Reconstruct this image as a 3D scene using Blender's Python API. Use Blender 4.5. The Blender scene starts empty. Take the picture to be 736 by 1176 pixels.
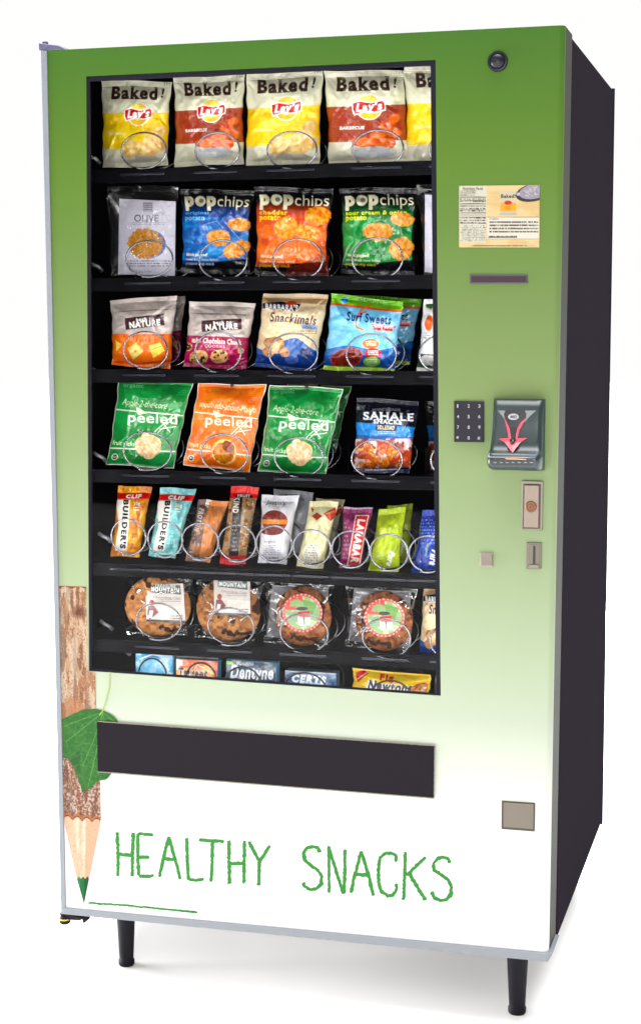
import bpy, bmesh, math, random
import numpy as np
S = bpy.context.scene
COL = S.collection
# ------------------------------------------------------------------ camera
UP = 0.145                                   # door bottom above the floor
F_, CX, CY, CZ = 1930.81337, 1.35948, -2.965, 1.17719 + UP
RX, RZ, RY = 1.45396, 0.2699, 0.00357
cd = bpy.data.cameras.new('camera'); cam = bpy.data.objects.new('camera', cd); COL.objects.link(cam)
cam.location = (CX, CY, CZ); cam.rotation_euler = (RX, RY, RZ)
cd.sensor_fit = 'HORIZONTAL'; cd.sensor_width = 36; cd.lens = F_ / 736 * 36
cd.clip_start = .05; cd.clip_end = 200
S.camera = cam
# ------------------------------------------------------------------ studio surround and lamps
W = bpy.data.worlds.new('World'); S.world = W; W.use_nodes = True
nt = W.node_tree; nt.nodes.clear()
out = nt.nodes.new('ShaderNodeOutputWorld'); bg = nt.nodes.new('ShaderNodeBackground')
tc = nt.nodes.new('ShaderNodeTexCoord'); sep = nt.nodes.new('ShaderNodeSeparateXYZ')
nt.links.new(tc.outputs['Generated'], sep.inputs[0])
def wmap(sock, a, b, c, d):
    n = nt.nodes.new('ShaderNodeMapRange'); n.inputs[1].default_value = a; n.inputs[2].default_value = b
    n.inputs[3].default_value = c; n.inputs[4].default_value = d; nt.links.new(sock, n.inputs[0]); return n.outputs[0]
mx_ = nt.nodes.new('ShaderNodeMath'); mx_.operation = 'MULTIPLY_ADD'; mx_.inputs[1].default_value = -.35
nt.links.new(sep.outputs['X'], mx_.inputs[0]); nt.links.new(sep.outputs['Y'], mx_.inputs[2])
back = wmap(mx_.outputs[0], .25, .72, 0.10, 1.0)         # bright sweep behind the machine, dark studio behind the camera
top1 = wmap(sep.outputs['Z'], .5, .85, 0.0, 1.2); top2 = wmap(sep.outputs['Z'], .86, .95, 0.0, 12)      # added overhead glow to whiten the floor, strongest straight above
ad0 = nt.nodes.new('ShaderNodeMath'); ad0.operation = 'ADD'; nt.links.new(top1, ad0.inputs[0]); nt.links.new(top2, ad0.inputs[1]); top = ad0.outputs[0]
add = nt.nodes.new('ShaderNodeMath'); add.operation = 'ADD'
nt.links.new(back, add.inputs[0]); nt.links.new(top, add.inputs[1]); nt.links.new(add.outputs[0], bg.inputs['Strength'])
bg.inputs['Color'].default_value = (1, .997, .994, 1)
nt.links.new(bg.outputs[0], out.inputs[0])
def area(name, loc, tgt, sx, sy, power, col=(1, .99, .975)):
    from mathutils import Vector
    l = bpy.data.lights.new(name, 'AREA'); l.shape = 'RECTANGLE'; l.size = sx; l.size_y = sy; l.energy = power; l.color = col
    o = bpy.data.objects.new(name, l); COL.objects.link(o); o.location = loc
    o.rotation_euler = (Vector(tgt) - Vector(loc)).to_track_quat('-Z', 'Y').to_euler(); return o
area('key_softbox', (-.9, -4.2, 3.3), (.45, 0, .9), 2.2, 1.6, 30)
area('front_softbox', (1.1, -4.3, 1.45), (.45, 0, .95), 1.2, 1.2, 74)
area('low_side_fill', (-2.7, .3, .36), (.4, .3, .05), 2.4, .6, 400)  # added low fill, thins the machine's shadow on the floor
area('low_back_fill', (-.35, 4.6, .36), (.4, .3, .05), 1.8, .6, 340)  # added fill from behind, brightens the floor under the machine
# added fill lights that brighten the packs, hidden all round behind the door frame
area('product_fill', (.03, .036, 1.06), (.42, .24, 1.06), .02, 1.25, 1.7)
area('product_fill', (.800, .036, 1.06), (.42, .24, 1.06), .02, 1.25, 1.7)
area('product_fill', (.42, .055, 1.795), (.42, .2, 1.3), .65, .03, .4)
area('product_fill', (.42, .050, .612), (.42, .2, .75), .62, .02, .4)
S.view_settings.view_transform = 'Standard'; S.view_settings.look = 'None'
S.view_settings.exposure = 0; S.view_settings.gamma = 1
S.cycles.max_bounces = 8; S.cycles.transparent_max_bounces = 16

# ------------------------------------------------------------------ measuring: photo pixel -> point on the vertical plane at depth Y
def _rot():
    cx, sx, cz, sz, cy, sy = math.cos(RX), math.sin(RX), math.cos(RZ), math.sin(RZ), math.cos(RY), math.sin(RY)
    Rx = np.array([[1, 0, 0], [0, cx, -sx], [0, sx, cx]]); Rz = np.array([[cz, -sz, 0], [sz, cz, 0], [0, 0, 1]])
    Ry = np.array([[cy, 0, sy], [0, 1, 0], [-sy, 0, cy]]); return Rz @ Ry @ Rx
R_ = _rot(); C_ = np.array([CX, CY, CZ])
def at(x, y, Y):
    x = np.asarray(x, float); y = np.asarray(y, float); Y = np.asarray(Y, float) + 0 * x
    d = np.stack([(x - 368) / F_, -(y - 588) / F_, -np.ones_like(x)], -1) @ R_.T
    t = (Y - C_[1]) / d[..., 1]; return C_ + t[..., None] * d
# ------------------------------------------------------------------ materials
def lin(c):
    c = np.asarray(c, float) / 255.; return np.where(c <= .04045, c / 12.92, ((c + .055) / 1.055) ** 2.4)
def L4(c): return tuple(float(v) for v in lin(c)) + (1,)
MATS = {}
def mat(name, col=None, rough=.5, metal=0, spec=.5, coat=0, vcol=False, bump=0, bscale=200, vary=0, gain=1.0):
    if name in MATS: return MATS[name]
    m = bpy.data.materials.new(name); m.use_nodes = True; t = m.node_tree; b = t.nodes['Principled BSDF']
    b.inputs['Roughness'].default_value = rough; b.inputs['Metallic'].default_value = metal
    b.inputs['Specular IOR Level'].default_value = spec; b.inputs['Coat Weight'].default_value = coat
    b.inputs['Coat Roughness'].default_value = .15
    if vcol:
        a = t.nodes.new('ShaderNodeVertexColor'); a.layer_name = 'print'; t.links.new(a.outputs[0], b.inputs['Base Color'])
    else: b.inputs['Base Color'].default_value = L4(col)
    if bump or vary:
        tx = t.nodes.new('ShaderNodeTexCoord'); n = t.nodes.new('ShaderNodeTexNoise'); n.inputs['Scale'].default_value = bscale
        n.inputs['Detail'].default_value = 5; t.links.new(tx.outputs['Object'], n.inputs['Vector'])
        if bump:
            bp = t.nodes.new('ShaderNodeBump'); bp.inputs['Strength'].default_value = bump; bp.inputs['Distance'].default_value = .001
            t.links.new(n.outputs[0], bp.inputs['Height']); t.links.new(bp.outputs[0], b.inputs['Normal'])
        if vary:
            r = t.nodes.new('ShaderNodeMapRange'); r.inputs[3].default_value = max(0, rough - vary); r.inputs[4].default_value = min(1, rough + vary)
            t.links.new(n.outputs[0], r.inputs[0]); t.links.new(r.outputs[0], b.inputs['Roughness'])
    MATS[name] = m; return m
foil = mat('printed_foil', rough=.27, spec=.5, coat=.55, vcol=True, bump=.25, bscale=90)
matte_print = mat('printed_matte', rough=.6, spec=.25, vcol=True)
food = mat('baked_cookie', rough=.75, spec=.2, vcol=True, bump=1.0, bscale=500)
vinyl_print = mat('vinyl_print', rough=.45, spec=.15, vcol=True, bump=.1, bscale=500)
steel = mat('brushed_steel', (112, 108, 98), rough=.38, metal=.85, bump=.2, bscale=300, vary=.1)
wire_m = mat('bright_wire', (138, 138, 146), rough=.2, metal=1, bump=.1)
wire_d = mat('dark_wire', (60, 62, 70), rough=.3, metal=.8, bump=.1)
trim_m = mat('aluminium_trim', (116, 120, 126), rough=.45, metal=.0, spec=.3, bump=.08, bscale=400)
side_m = mat('cabinet_paint', (39, 35, 41), rough=1, spec=.0, bump=.25, bscale=900, vary=.08)
black_m = mat('black_liner', (24, 24, 33), rough=.6, spec=.08, bump=.15, bscale=300, vary=.1)
tray_m = mat('black_tray_steel', (7, 7, 11), rough=.45, spec=.05, bump=.1, bscale=200, vary=.1)
rubber = mat('black_rubber', (24, 23, 29), rough=.6, spec=.1, bump=.2, bscale=300)
flap_m = mat('smoked_flap', (31, 28, 32), rough=.6, spec=.02, bump=.1, bscale=60)
hinge_m = mat('hinge_steel', (96, 92, 120), rough=.4, metal=.4, bump=.2)
brass = mat('brass_washer', (190, 150, 70), rough=.35, metal=.8, bump=.1)
holder_m = mat('clear_label_strip', (30, 31, 40), rough=.2, spec=.35, bump=.05, bscale=60)
def film(name, fac, rough=.12, tint=(1, 1, 1)):
    m = bpy.data.materials.new(name); m.use_nodes = True; t = m.node_tree; t.nodes.clear()
    o = t.nodes.new('ShaderNodeOutputMaterial'); mx = t.nodes.new('ShaderNodeMixShader'); tr = t.nodes.new('ShaderNodeBsdfTransparent')
    g = t.nodes.new('ShaderNodeBsdfGlossy'); g.inputs['Roughness'].default_value = rough
    lw = t.nodes.new('ShaderNodeLayerWeight'); lw.inputs[0].default_value = .35
    mr = t.nodes.new('ShaderNodeMapRange'); mr.inputs[3].default_value = fac; mr.inputs[4].default_value = min(1, fac * (5 if fac > .01 else 2))
    tr.inputs[0].default_value = (*tint, 1)
    t.links.new(lw.outputs['Facing'], mr.inputs[0]); t.links.new(mr.outputs[0], mx.inputs[0])
    t.links.new(tr.outputs[0], mx.inputs[1]); t.links.new(g.outputs[0], mx.inputs[2]); t.links.new(mx.outputs[0], o.inputs[0]); return m
clear_film = film('clear_film', .075, .12)
soft_film = film('smooth_film', .03, .12)
cookie_film = film('crinkly_film', .20, .09)
glass_m = film('window_glass', .004, .02, (.99, .99, .99))
def print_gradient():
    m = bpy.data.materials.new('green_fade_vinyl'); m.use_nodes = True; t = m.node_tree; b = t.nodes['Principled BSDF']
    tx = t.nodes.new('ShaderNodeTexCoord'); s = t.nodes.new('ShaderNodeSeparateXYZ'); r = t.nodes.new('ShaderNodeMapRange')
    t.links.new(tx.outputs['Object'], s.inputs[0]); t.links.new(s.outputs[2], r.inputs[0])
    zt, zb = at(60, 58, 0)[2], at(73, 1048, 0)[2]
    r.inputs[1].default_value = zb; r.inputs[2].default_value = zt
    cr = t.nodes.new('ShaderNodeValToRGB'); t.links.new(r.outputs[0], cr.inputs[0]); e = cr.color_ramp.elements
    stops = [(58, (87, 137, 54)), (120, (99, 143, 54)), (190, (110, 150, 57)), (270, (122, 158, 76)), (350, (139, 168, 98)), (440, (157, 182, 116)), (560, (180, 203, 148)), (660, (198, 218, 172)),
             (740, (213, 230, 194)), (800, (226, 238, 214)), (860, (242, 247, 233)), (920, (253, 254, 250)), (1048, (254, 254, 254))]
    ink = lambda y: float(np.interp(y, [58, 190, 440, 600, 800, 920, 1048], [.42, .43, .41, .395, .425, .56, .62]))     # strength of the printed colours down the door
    stops = [((float(at(60, y, 0)[2]) - zb) / (zt - zb), c, ink(y)) for y, c in stops][::-1]
    while len(e) < len(stops): e.new(.5)
    for k, (p, c, G) in enumerate(stops): e[k].position = min(1, max(0, p)); e[k].color = tuple(float(v) * G for v in lin(c)) + (1,)
    t.links.new(cr.outputs[0], b.inputs['Base Color']); b.inputs['Roughness'].default_value = .45; b.inputs['Specular IOR Level'].default_value = .06
    n = t.nodes.new('ShaderNodeTexNoise'); n.inputs['Scale'].default_value = 9; bp = t.nodes.new('ShaderNodeBump')
    bp.inputs['Strength'].default_value = .12; bp.inputs['Distance'].default_value = .002
    t.links.new(tx.outputs['Object'], n.inputs['Vector']); t.links.new(n.outputs[0], bp.inputs['Height']); t.links.new(bp.outputs[0], b.inputs['Normal'])
    return m
grad_m = print_gradient()
# ------------------------------------------------------------------ objects and meshes
def tag(o, label=None, cat=None, group=None, kind=None):
    for k, v in (('label', label), ('category', cat), ('group', group), ('kind', kind)):
        if v: o[k] = v
    return o
def empty(name, loc, label, cat, group=None):
    o = bpy.data.objects.new(name, None); COL.objects.link(o); o.location = [float(v) for v in loc]; o.empty_display_size = .05
    return tag(o, label, cat, group)
def link(name, me, m, parent=None):
    o = bpy.data.objects.new(name, me); COL.objects.link(o)
    if m: me.materials.append(m)
    if parent: o.parent = parent
    return o
def org(parent):
    p = np.zeros(3)
    while parent: p += np.array(parent.location); parent = parent.parent
    return p
def mesh(name, V, Fc, m, parent=None, colors=None, smooth=False):
    """V is in world space; the mesh is stored relative to its parent"""
    V = np.asarray(V, float) - (org(parent) if parent else 0)
    me = bpy.data.meshes.new(name); me.from_pydata(V.tolist(), [], [list(map(int, f)) for f in Fc]); 
    if smooth: me.polygons.foreach_set('use_smooth', np.ones(len(me.polygons), bool))
    if colors is not None: paint(me, colors)
    me.update(); return link(name, me, m, parent)
def paint(me, colors):
    a = me.color_attributes.new('print', 'FLOAT_COLOR', 'POINT'); c = np.ones((len(me.vertices), 4)); c[:, :3] = np.asarray(colors).reshape(-1, 3)
    a.data.foreach_set('color', c.ravel())
def grids(name, gl, m, parent, smooth=True):
    """gl: list of (P[n,k,3], C[n,k,3]); fast numpy mesh of several grids"""
    vs, fs, cs, off = [], [], [], 0
    for P, Cc in gl:
        n, k = P.shape[:2]; i = np.arange((n - 1))[:, None] * k + np.arange(k - 1)[None]; i = i.ravel() + off
        fs.append(np.stack([i, i + k, i + k + 1, i + 1], 1)); vs.append(P.reshape(-1, 3)); cs.append(Cc.reshape(-1, 3)); off += n * k
    V = np.concatenate(vs) - (org(parent) if parent else 0); Fc = np.concatenate(fs); Cc = np.concatenate(cs)
    me = bpy.data.meshes.new(name); me.vertices.add(len(V)); me.vertices.foreach_set('co', V.ravel())
    me.loops.add(Fc.size); me.loops.foreach_set('vertex_index', Fc.ravel().astype(np.int32))
    me.polygons.add(len(Fc)); me.polygons.foreach_set('loop_start', (np.arange(len(Fc)) * 4).astype(np.int32))
    me.polygons.foreach_set('loop_total', np.full(len(Fc), 4, np.int32))
    me.update(calc_edges=True); me.polygons.foreach_set('use_smooth', np.full(len(Fc), smooth)); paint(me, Cc); me.validate()
    return link(name, me, m, parent)
def hexa(name, q0, q1, m, parent=None, bevel=0):
    """closed solid between two matching quads"""
    V = list(q0) + list(q1); Fc = [(0, 1, 2, 3), (7, 6, 5, 4), (0, 4, 5, 1), (1, 5, 6, 2), (2, 6, 7, 3), (3, 7, 4, 0)]
    o = mesh(name, V, Fc, m, parent)
    bm = bmesh.new(); bm.from_mesh(o.data)
    if bevel: bmesh.ops.bevel(bm, geom=bm.edges[:], offset=bevel, segments=3, affect='EDGES', profile=.5)
    bmesh.ops.recalc_face_normals(bm, faces=bm.faces); bm.to_mesh(o.data); bm.free()
    return o
def box(name, x0, x1, y0, y1, z0, z1, m, parent=None, bevel=0):
    a = [(x0, y0, z0), (x1, y0, z0), (x1, y0, z1), (x0, y0, z1)]; b = [(x, y1, z) for x, _, z in a]; return hexa(name, a, b, m, parent, bevel)
def pxplate(name, q, y0, y1, m, parent=None, bevel=0):
    """a plate whose outline was measured on the plane y0, running back to y1"""
    a = [at(x, y, y0) for x, y in q]; b = [np.array([p[0], y1, p[2]]) for p in a]; return hexa(name, a, b, m, parent, bevel)
def tube(pts, r, seg=8, closed=False):
    P = np.asarray(pts, float); n = len(P); V, Fc = [], []
    T = np.gradient(P, axis=0); T /= np.linalg.norm(T, axis=1)[:, None] + 1e-12
    up = np.array([0, 0, 1.]); prev = None
    for i in range(n):
        u = prev - T[i] * (prev @ T[i]) if prev is not None else np.cross(T[i], up if abs(T[i][2]) < .9 else [1, 0, 0])
        u /= np.linalg.norm(u); prev = u; w = np.cross(T[i], u)
        rr = r[i] if hasattr(r, '__len__') else r
        for k in range(seg):
            a = 2 * math.pi * k / seg; V.append(P[i] + rr * (math.cos(a) * u + math.sin(a) * w))
    for i in range(n - 1):
        for k in range(seg): Fc.append((i * seg + k, i * seg + (k + 1) % seg, (i + 1) * seg + (k + 1) % seg, (i + 1) * seg + k))
    Fc.append(tuple(range(seg))[::-1]); Fc.append(tuple((n - 1) * seg + k for k in range(seg)))
    return V, Fc
def lathe(name, c, prof, axis, m, parent=None, seg=32):
    """prof: (radius, offset along axis)"""
    ax = {'y': (np.array([1, 0, 0.]), np.array([0, 0, 1.]), np.array([0, 1., 0])), 'z': (np.array([1, 0, 0.]), np.array([0, 1., 0]), np.array([0, 0, 1.]))}[axis]
    V, Fc = [], []
    for r, h in prof:
        for k in range(seg):
            a = 2 * math.pi * k / seg; V.append(np.asarray(c) + r * (math.cos(a) * ax[0] + math.sin(a) * ax[1]) + h * ax[2])
    for i in range(len(prof) - 1):
        for k in range(seg): Fc.append((i * seg + k, i * seg + (k + 1) % seg, (i + 1) * seg + (k + 1) % seg, (i + 1) * seg + k))
    Fc.append(tuple(range(seg))); Fc.append(tuple((len(prof) - 1) * seg + k for k in range(seg)))
    o = mesh(name, V, Fc, m, parent, smooth=True)
    bm = bmesh.new(); bm.from_mesh(o.data); bmesh.ops.recalc_face_normals(bm, faces=bm.faces)
    for e in bm.edges:
        if len(e.link_faces) == 2 and e.calc_face_angle(0) > .6: e.smooth = False
    bm.to_mesh(o.data); bm.free(); return o
# ------------------------------------------------------------------ printing: shapes drawn as numbers on a grid that follows the pack
rng = np.random.RandomState(5)
LAT = rng.rand(256, 256)
def vnoise(x, y):
    xi = np.floor(x).astype(int); yi = np.floor(y).astype(int); fx = x - xi; fy = y - yi
    fx = fx * fx * (3 - 2 * fx); fy = fy * fy * (3 - 2 * fy); g = lambda a, b: LAT[a % 256, b % 256]
    return (g(xi, yi) * (1 - fx) + g(xi + 1, yi) * fx) * (1 - fy) + (g(xi, yi + 1) * (1 - fx) + g(xi + 1, yi + 1) * fx) * fy
def fbm(x, y, o=4):
    s = 0; a = .5
    for k in range(o): s = s + a * vnoise(x * 2 ** k + 17 * k, y * 2 ** k + 5 * k); a *= .5
    return s / (1 - .5 ** o)
GL = {}
def glyphs(s, bold=0, shear=0, serif=False):
    key = (s, bold, shear, serif)
    if key in GL: return GL[key]
    cu = bpy.data.curves.new('t', 'FONT'); cu.body = s; cu.size = 1; cu.offset = bold; cu.shear = shear; cu.resolution_u = 3; cu.space_character = 1 + bold * 4
    o = bpy.data.objects.new('t', cu); COL.objects.link(o); dg = bpy.context.evaluated_depsgraph_get(); me = o.evaluated_get(dg).to_mesh()
    v = np.array([p.co[:2] for p in me.vertices]); me.calc_loop_triangles(); tr = [tuple(t.vertices) for t in me.loop_triangles]
    o.evaluated_get(dg).to_mesh_clear(); bpy.data.objects.remove(o); bpy.data.curves.remove(cu)
    lo, hi = v.min(0), v.max(0); Hh = 40 if '\n' not in s else 90; Wd = max(8, int(Hh * (hi[0] - lo[0]) / max(.3, hi[1] - lo[1]))); Wd = min(Wd, 900)
    M = np.zeros((Hh, Wd), bool); q = (v - lo) / (hi - lo) * [Wd, Hh]
    for a, b, c in tr:
        A, B, Cc = q[a], q[b], q[c]; x0, y0 = np.floor(np.minimum(np.minimum(A, B), Cc)).astype(int); x1, y1 = np.ceil(np.maximum(np.maximum(A, B), Cc)).astype(int)
        x1 = min(x1, Wd); y1 = min(y1, Hh)
        if x1 <= x0 or y1 <= y0: continue
        X, Y = np.meshgrid(np.arange(x0, x1) + .5, np.arange(y0, y1) + .5)
        e = lambda P, Q: (Q[0] - P[0]) * (Y - P[1]) - (Q[1] - P[1]) * (X - P[0])
        d1, d2, d3 = e(A, B), e(B, Cc), e(Cc, A); M[y0:y1, x0:x1] |= ((d1 >= 0) & (d2 >= 0) & (d3 >= 0)) | ((d1 <= 0) & (d2 <= 0) & (d3 <= 0))
    M = M[::-1]                                    # row 0 = top
    if serif:                                      # small slab feet on the stems
        k = max(1, Hh // 12); w = max(2, Hh // 9); N = M.copy()
        for rows in (slice(0, k), slice(Hh - k, Hh)):
            R = M[rows].copy()
            for d in range(1, w): N[rows, d:] |= R[:, :-d]; N[rows, :-d] |= R[:, d:]
        M = N
    GL[key] = M; return M
FR = {'A': (90, 60, 3.505), 'B': (290, 60, 3.345), 'C': (90, 200, 3.505), 'D': (290, 200, 3.345), 'E': (90, 325, 3.505), 'F': (290, 325, 3.345),
      'G': (90, 425, 3.505), 'H': (290, 425, 3.345), 'I': (90, 540, 3.505), 'J': (290, 540, 3.345), 'K': (90, 645, 3.505), 'L': (290, 645, 3.345),
      'S': (510, 190, 4.907), 'P': (510, 440, 4.907), 'N': (40, 660, 4.6), 'O': (40, 840, 4.2), 'X': (0, 0, 1.0)}
def px(fr, q): x, y, s = FR[fr]; return [(x + a / s, y + b / s) for a, b in q]
SS = 2
class Art:
    def __init__(s, q, step=1.5, XY=None, base=(128, 128, 128)):
        """q: the print's four corners (top left, top right, bottom right, bottom left) in measuring units"""
        if XY is None:
            q = np.array(q, float); w = max(np.linalg.norm(q[1] - q[0]), np.linalg.norm(q[2] - q[3])); h = max(np.linalg.norm(q[3] - q[0]), np.linalg.norm(q[2] - q[1]))
            s.nu = int(w / step) + 2; s.nv = int(h / step) + 2
            u = (np.arange(s.nu * SS) + .5) / (s.nu * SS); v = (np.arange(s.nv * SS) + .5) / (s.nv * SS); U, Vv = np.meshgrid(u, v)
            P = ((1 - U) * (1 - Vv))[..., None] * q[0] + (U * (1 - Vv))[..., None] * q[1] + (U * Vv)[..., None] * q[2] + ((1 - U) * Vv)[..., None] * q[3]
            s.X, s.Y = P[..., 0], P[..., 1]; s.U, s.V = U, Vv
        else:
            s.X, s.Y = XY; s.nv, s.nu = s.X.shape; s.U = s.V = None
        s.C = np.zeros(s.X.shape + (3,)); s.fill(base); s.q = q
    def fill(s, c): s.C[:] = lin(c)
    def put(s, mask, c, a=1.0):
        if a >= 1: s.C[mask] = lin(c)
        else: s.C[mask] = s.C[mask] * (1 - a) + lin(c) * a
    def band(s, v0, v1, c, u0=0, u1=1): s.put((s.V >= v0) & (s.V < v1) & (s.U >= u0) & (s.U <= u1), c)
    def grad(s, v0, v1, c0, c1, mask=None):
        t = np.clip((s.V - v0) / (v1 - v0), 0, 1)[..., None]; m = (s.V >= v0) & (s.V <= v1)
        if mask is not None: m &= mask
        g = lin(c0) * (1 - t) + lin(c1) * t; s.C[m] = g[m]
    def em(s, cx, cy, rx, ry, ang=0, wob=0, seed=0):
        a = math.radians(ang); dx = s.X - cx; dy = s.Y - cy; x = (dx * math.cos(a) + dy * math.sin(a)) / rx; y = (-dx * math.sin(a) + dy * math.cos(a)) / ry
        r = np.sqrt(x * x + y * y)
        if wob: r = r * (1 + wob * (fbm(dx * .09 + seed * 7, dy * .09 + seed) - .5))
        return r
    def ell(s, cx, cy, rx, ry, c, ang=0, wob=0, a=1, seed=0): s.put(s.em(cx, cy, rx, ry, ang, wob, seed) < 1, c, a)
    def ring(s, cx, cy, rx, ry, w, c): r = s.em(cx, cy, rx, ry); s.put(np.abs(r - 1) < w / rx, c)
    def chip(s, cx, cy, rx, ry, c, dark, ang=0, seed=0, sc=.12):
        r = s.em(cx, cy, rx, ry, ang, .35, seed); m = r < 1; n = fbm(s.X * sc + seed * 3, s.Y * sc)[..., None]; t = np.clip((n - .3) * 2.2, 0, 1)
        g = lin(dark) * (1 - t) + lin(c) * t; s.C[m] = g[m]; s.put((r < 1) & (r > .9), dark, .5)
    def poly(s, pts, c, a=1):
        m = np.zeros(s.X.shape, bool); n = len(pts)
        for i in range(n):
            (x0, y0), (x1, y1) = pts[i], pts[(i + 1) % n]
            if y0 == y1: continue
            m ^= ((s.Y >= min(y0, y1)) & (s.Y < max(y0, y1)) & (s.X < (s.Y - y0) * (x1 - x0) / (y1 - y0) + x0))
        s.put(m, c, a); return m
    def rect(s, x0, y0, x1, y1, c, ang=0, a=1):
        cx, cy = (x0 + x1) / 2, (y0 + y1) / 2; t = math.radians(ang); dx, dy = s.X - cx, s.Y - cy
        s.put((np.abs(dx * math.cos(t) + dy * math.sin(t)) < (x1 - x0) / 2) & (np.abs(-dx * math.sin(t) + dy * math.cos(t)) < (y1 - y0) / 2), c, a)
    def line(s, pts, w, c, a=1):
        for (x0, y0), (x1, y1) in zip(pts, pts[1:]):
            dx, dy = x1 - x0, y1 - y0; t = np.clip(((s.X - x0) * dx + (s.Y - y0) * dy) / (dx * dx + dy * dy + 1e-9), 0, 1)
            s.put(np.hypot(s.X - x0 - t * dx, s.Y - y0 - t * dy) < w / 2, c, a)
    def text(s, t, x0, y0, x1, y1, c, ang=0, bold=0, shear=0, serif=False, arch=0, a=1):
        """t inside the box x0..x1, y0..y1 (before turning it by ang about its centre)"""
        M = glyphs(t, bold, shear, serif); cx, cy = (x0 + x1) / 2, (y0 + y1) / 2; r = math.radians(ang); dx, dy = s.X - cx, s.Y - cy
        u = (dx * math.cos(r) + dy * math.sin(r)) / (x1 - x0) + .5; v = (-dx * math.sin(r) + dy * math.cos(r)) / (y1 - y0) + .5
        if arch: v = v - arch * ((2 * u - 1) ** 2)
        k = (u >= 0) & (u < 1) & (v >= 0) & (v < 1); mm = np.zeros(k.shape, bool)
        mm[k] = M[(v[k] * M.shape[0]).astype(int), (u[k] * M.shape[1]).astype(int)]; s.put(mm, c, a)
    def lines(s, x0, y0, x1, y1, n, c, ang=0, dens=.72, a=1, seed=0):
        """rows of print too small to read"""
        cx, cy = (x0 + x1) / 2, (y0 + y1) / 2; r = math.radians(ang); dx, dy = s.X - cx, s.Y - cy
        u = (dx * math.cos(r) + dy * math.sin(r)) / (x1 - x0) + .5; v = (-dx * math.sin(r) + dy * math.cos(r)) / (y1 - y0) + .5
        k = (u > 0) & (u < 1) & (v > 0) & (v < 1) & ((v * n) % 1 < .5); row = np.floor(v * n).astype(int)
        w = LAT[(np.floor(u * (x1 - x0) / 2.2).astype(int) + 31 * row + seed * 13) % 256, (row * 7 + seed) % 256]; s.put(k & (w < dens), c, a)
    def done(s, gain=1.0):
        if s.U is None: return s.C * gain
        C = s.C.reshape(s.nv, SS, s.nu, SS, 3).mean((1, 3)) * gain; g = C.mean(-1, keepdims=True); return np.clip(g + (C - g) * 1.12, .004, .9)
# ------------------------------------------------------------------ packs
def ridges(U, V, r, n, amp):
    """sharp creases of crumpled foil, many running out of the corners and side folds"""
    D = np.zeros_like(U)
    for k in range(n):
        if r.rand() < .6: x0, y0 = r.choice([0, 1]), r.choice([.04, .08, .5, .92, .96]) + r.uniform(-.05, .05); a = math.atan2(.5 - y0 + r.uniform(-.5, .5), .5 - x0)
        else: x0, y0 = r.rand(2); a = r.uniform(0, math.pi)
        ln = r.uniform(.15, .5); w = r.uniform(.012, .035); dx, dy = math.cos(a), math.sin(a)
        t = (U - x0) * dx + (V - y0) * dy; d = np.abs(-(U - x0) * dy + (V - y0) * dx + .02 * np.sin(t * 14 + k))
        fall = np.clip(1 - np.abs(t - ln / 2) / (ln / 2 + 1e-6), 0, 1) ** .7
        D += r.choice([-1, 1]) * r.uniform(.4, 1) * amp * np.clip(1 - d / (w * 2.2), 0, 1) * fall
    return D
def pillow(quad, Y, lean, T, nu, nv, seed, seal=(.06, .05), pinch=.02, crease=36, amp=.0036, coarse=1):
    r = np.random.RandomState(seed)
    q = [at(*quad[0], Y + lean), at(*quad[1], Y + lean), at(*quad[2], Y), at(*quad[3], Y)]
    U, V = np.meshgrid(np.linspace(0, 1, nu), np.linspace(0, 1, nv))
    out_ = []
    ph = r.uniform(0, 6, 6)
    pin = pinch * np.sin(np.pi * np.clip(V, 0, 1)) ** .8
    wl = .008 * np.sin(V * 13 + ph[0]) + .006 * np.sin(V * 29 + ph[1]); wr = .008 * np.sin(V * 11 + ph[2]) + .006 * np.sin(V * 31 + ph[3])
    U2 = U + (pin + wl * .8) * (1 - U) ** 2 - (pin + wr * .8) * U ** 2
    V2 = V + .006 * np.sin(U * 7 + ph[4]) * (1 - 2 * V)
    P = ((1 - U2) * (1 - V2))[..., None] * q[0] + (U2 * (1 - V2))[..., None] * q[1] + (U2 * V2)[..., None] * q[2] + ((1 - U2) * V2)[..., None] * q[3]
    sv = np.clip(np.minimum((V - seal[0]) / .28, (1 - seal[1] - V) / .28), 0, 1); sv = np.sin(sv * math.pi / 2) ** .8
    su = np.clip(1 - np.abs(2 * U - 1) ** 2.6, 0, 1) ** .65
    h = T * sv * su
    h = h + (fbm(U * 5 + seed, V * 6 + 3 * seed, 3) - .5) * T * .48 * np.minimum(su * 1.6, 1)
    inseal = (V < seal[0]) | (V > 1 - seal[1])
    h = h + ridges(U, V, r, crease, amp) * np.where(inseal, .3, 1)
    h = h + np.where(inseal, .0004 * np.sin(V * 2 * math.pi * nv / 4.1), 0)         # crimped seal
    h = h + .004 * np.sin(U * 5 + ph[5]) * (1 - sv)                                 # the flat ends wave a little
    c = sum(q) / 4; d = C_ - c; d /= np.linalg.norm(d); hb_ = np.maximum(T * .8 * sv * su, 0) + .0045
    return P, P + h[..., None] * d, P - hb_[..., None] * d + (h * (1 - np.minimum(1, 5 * sv * su)))[..., None] * d, q
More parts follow.
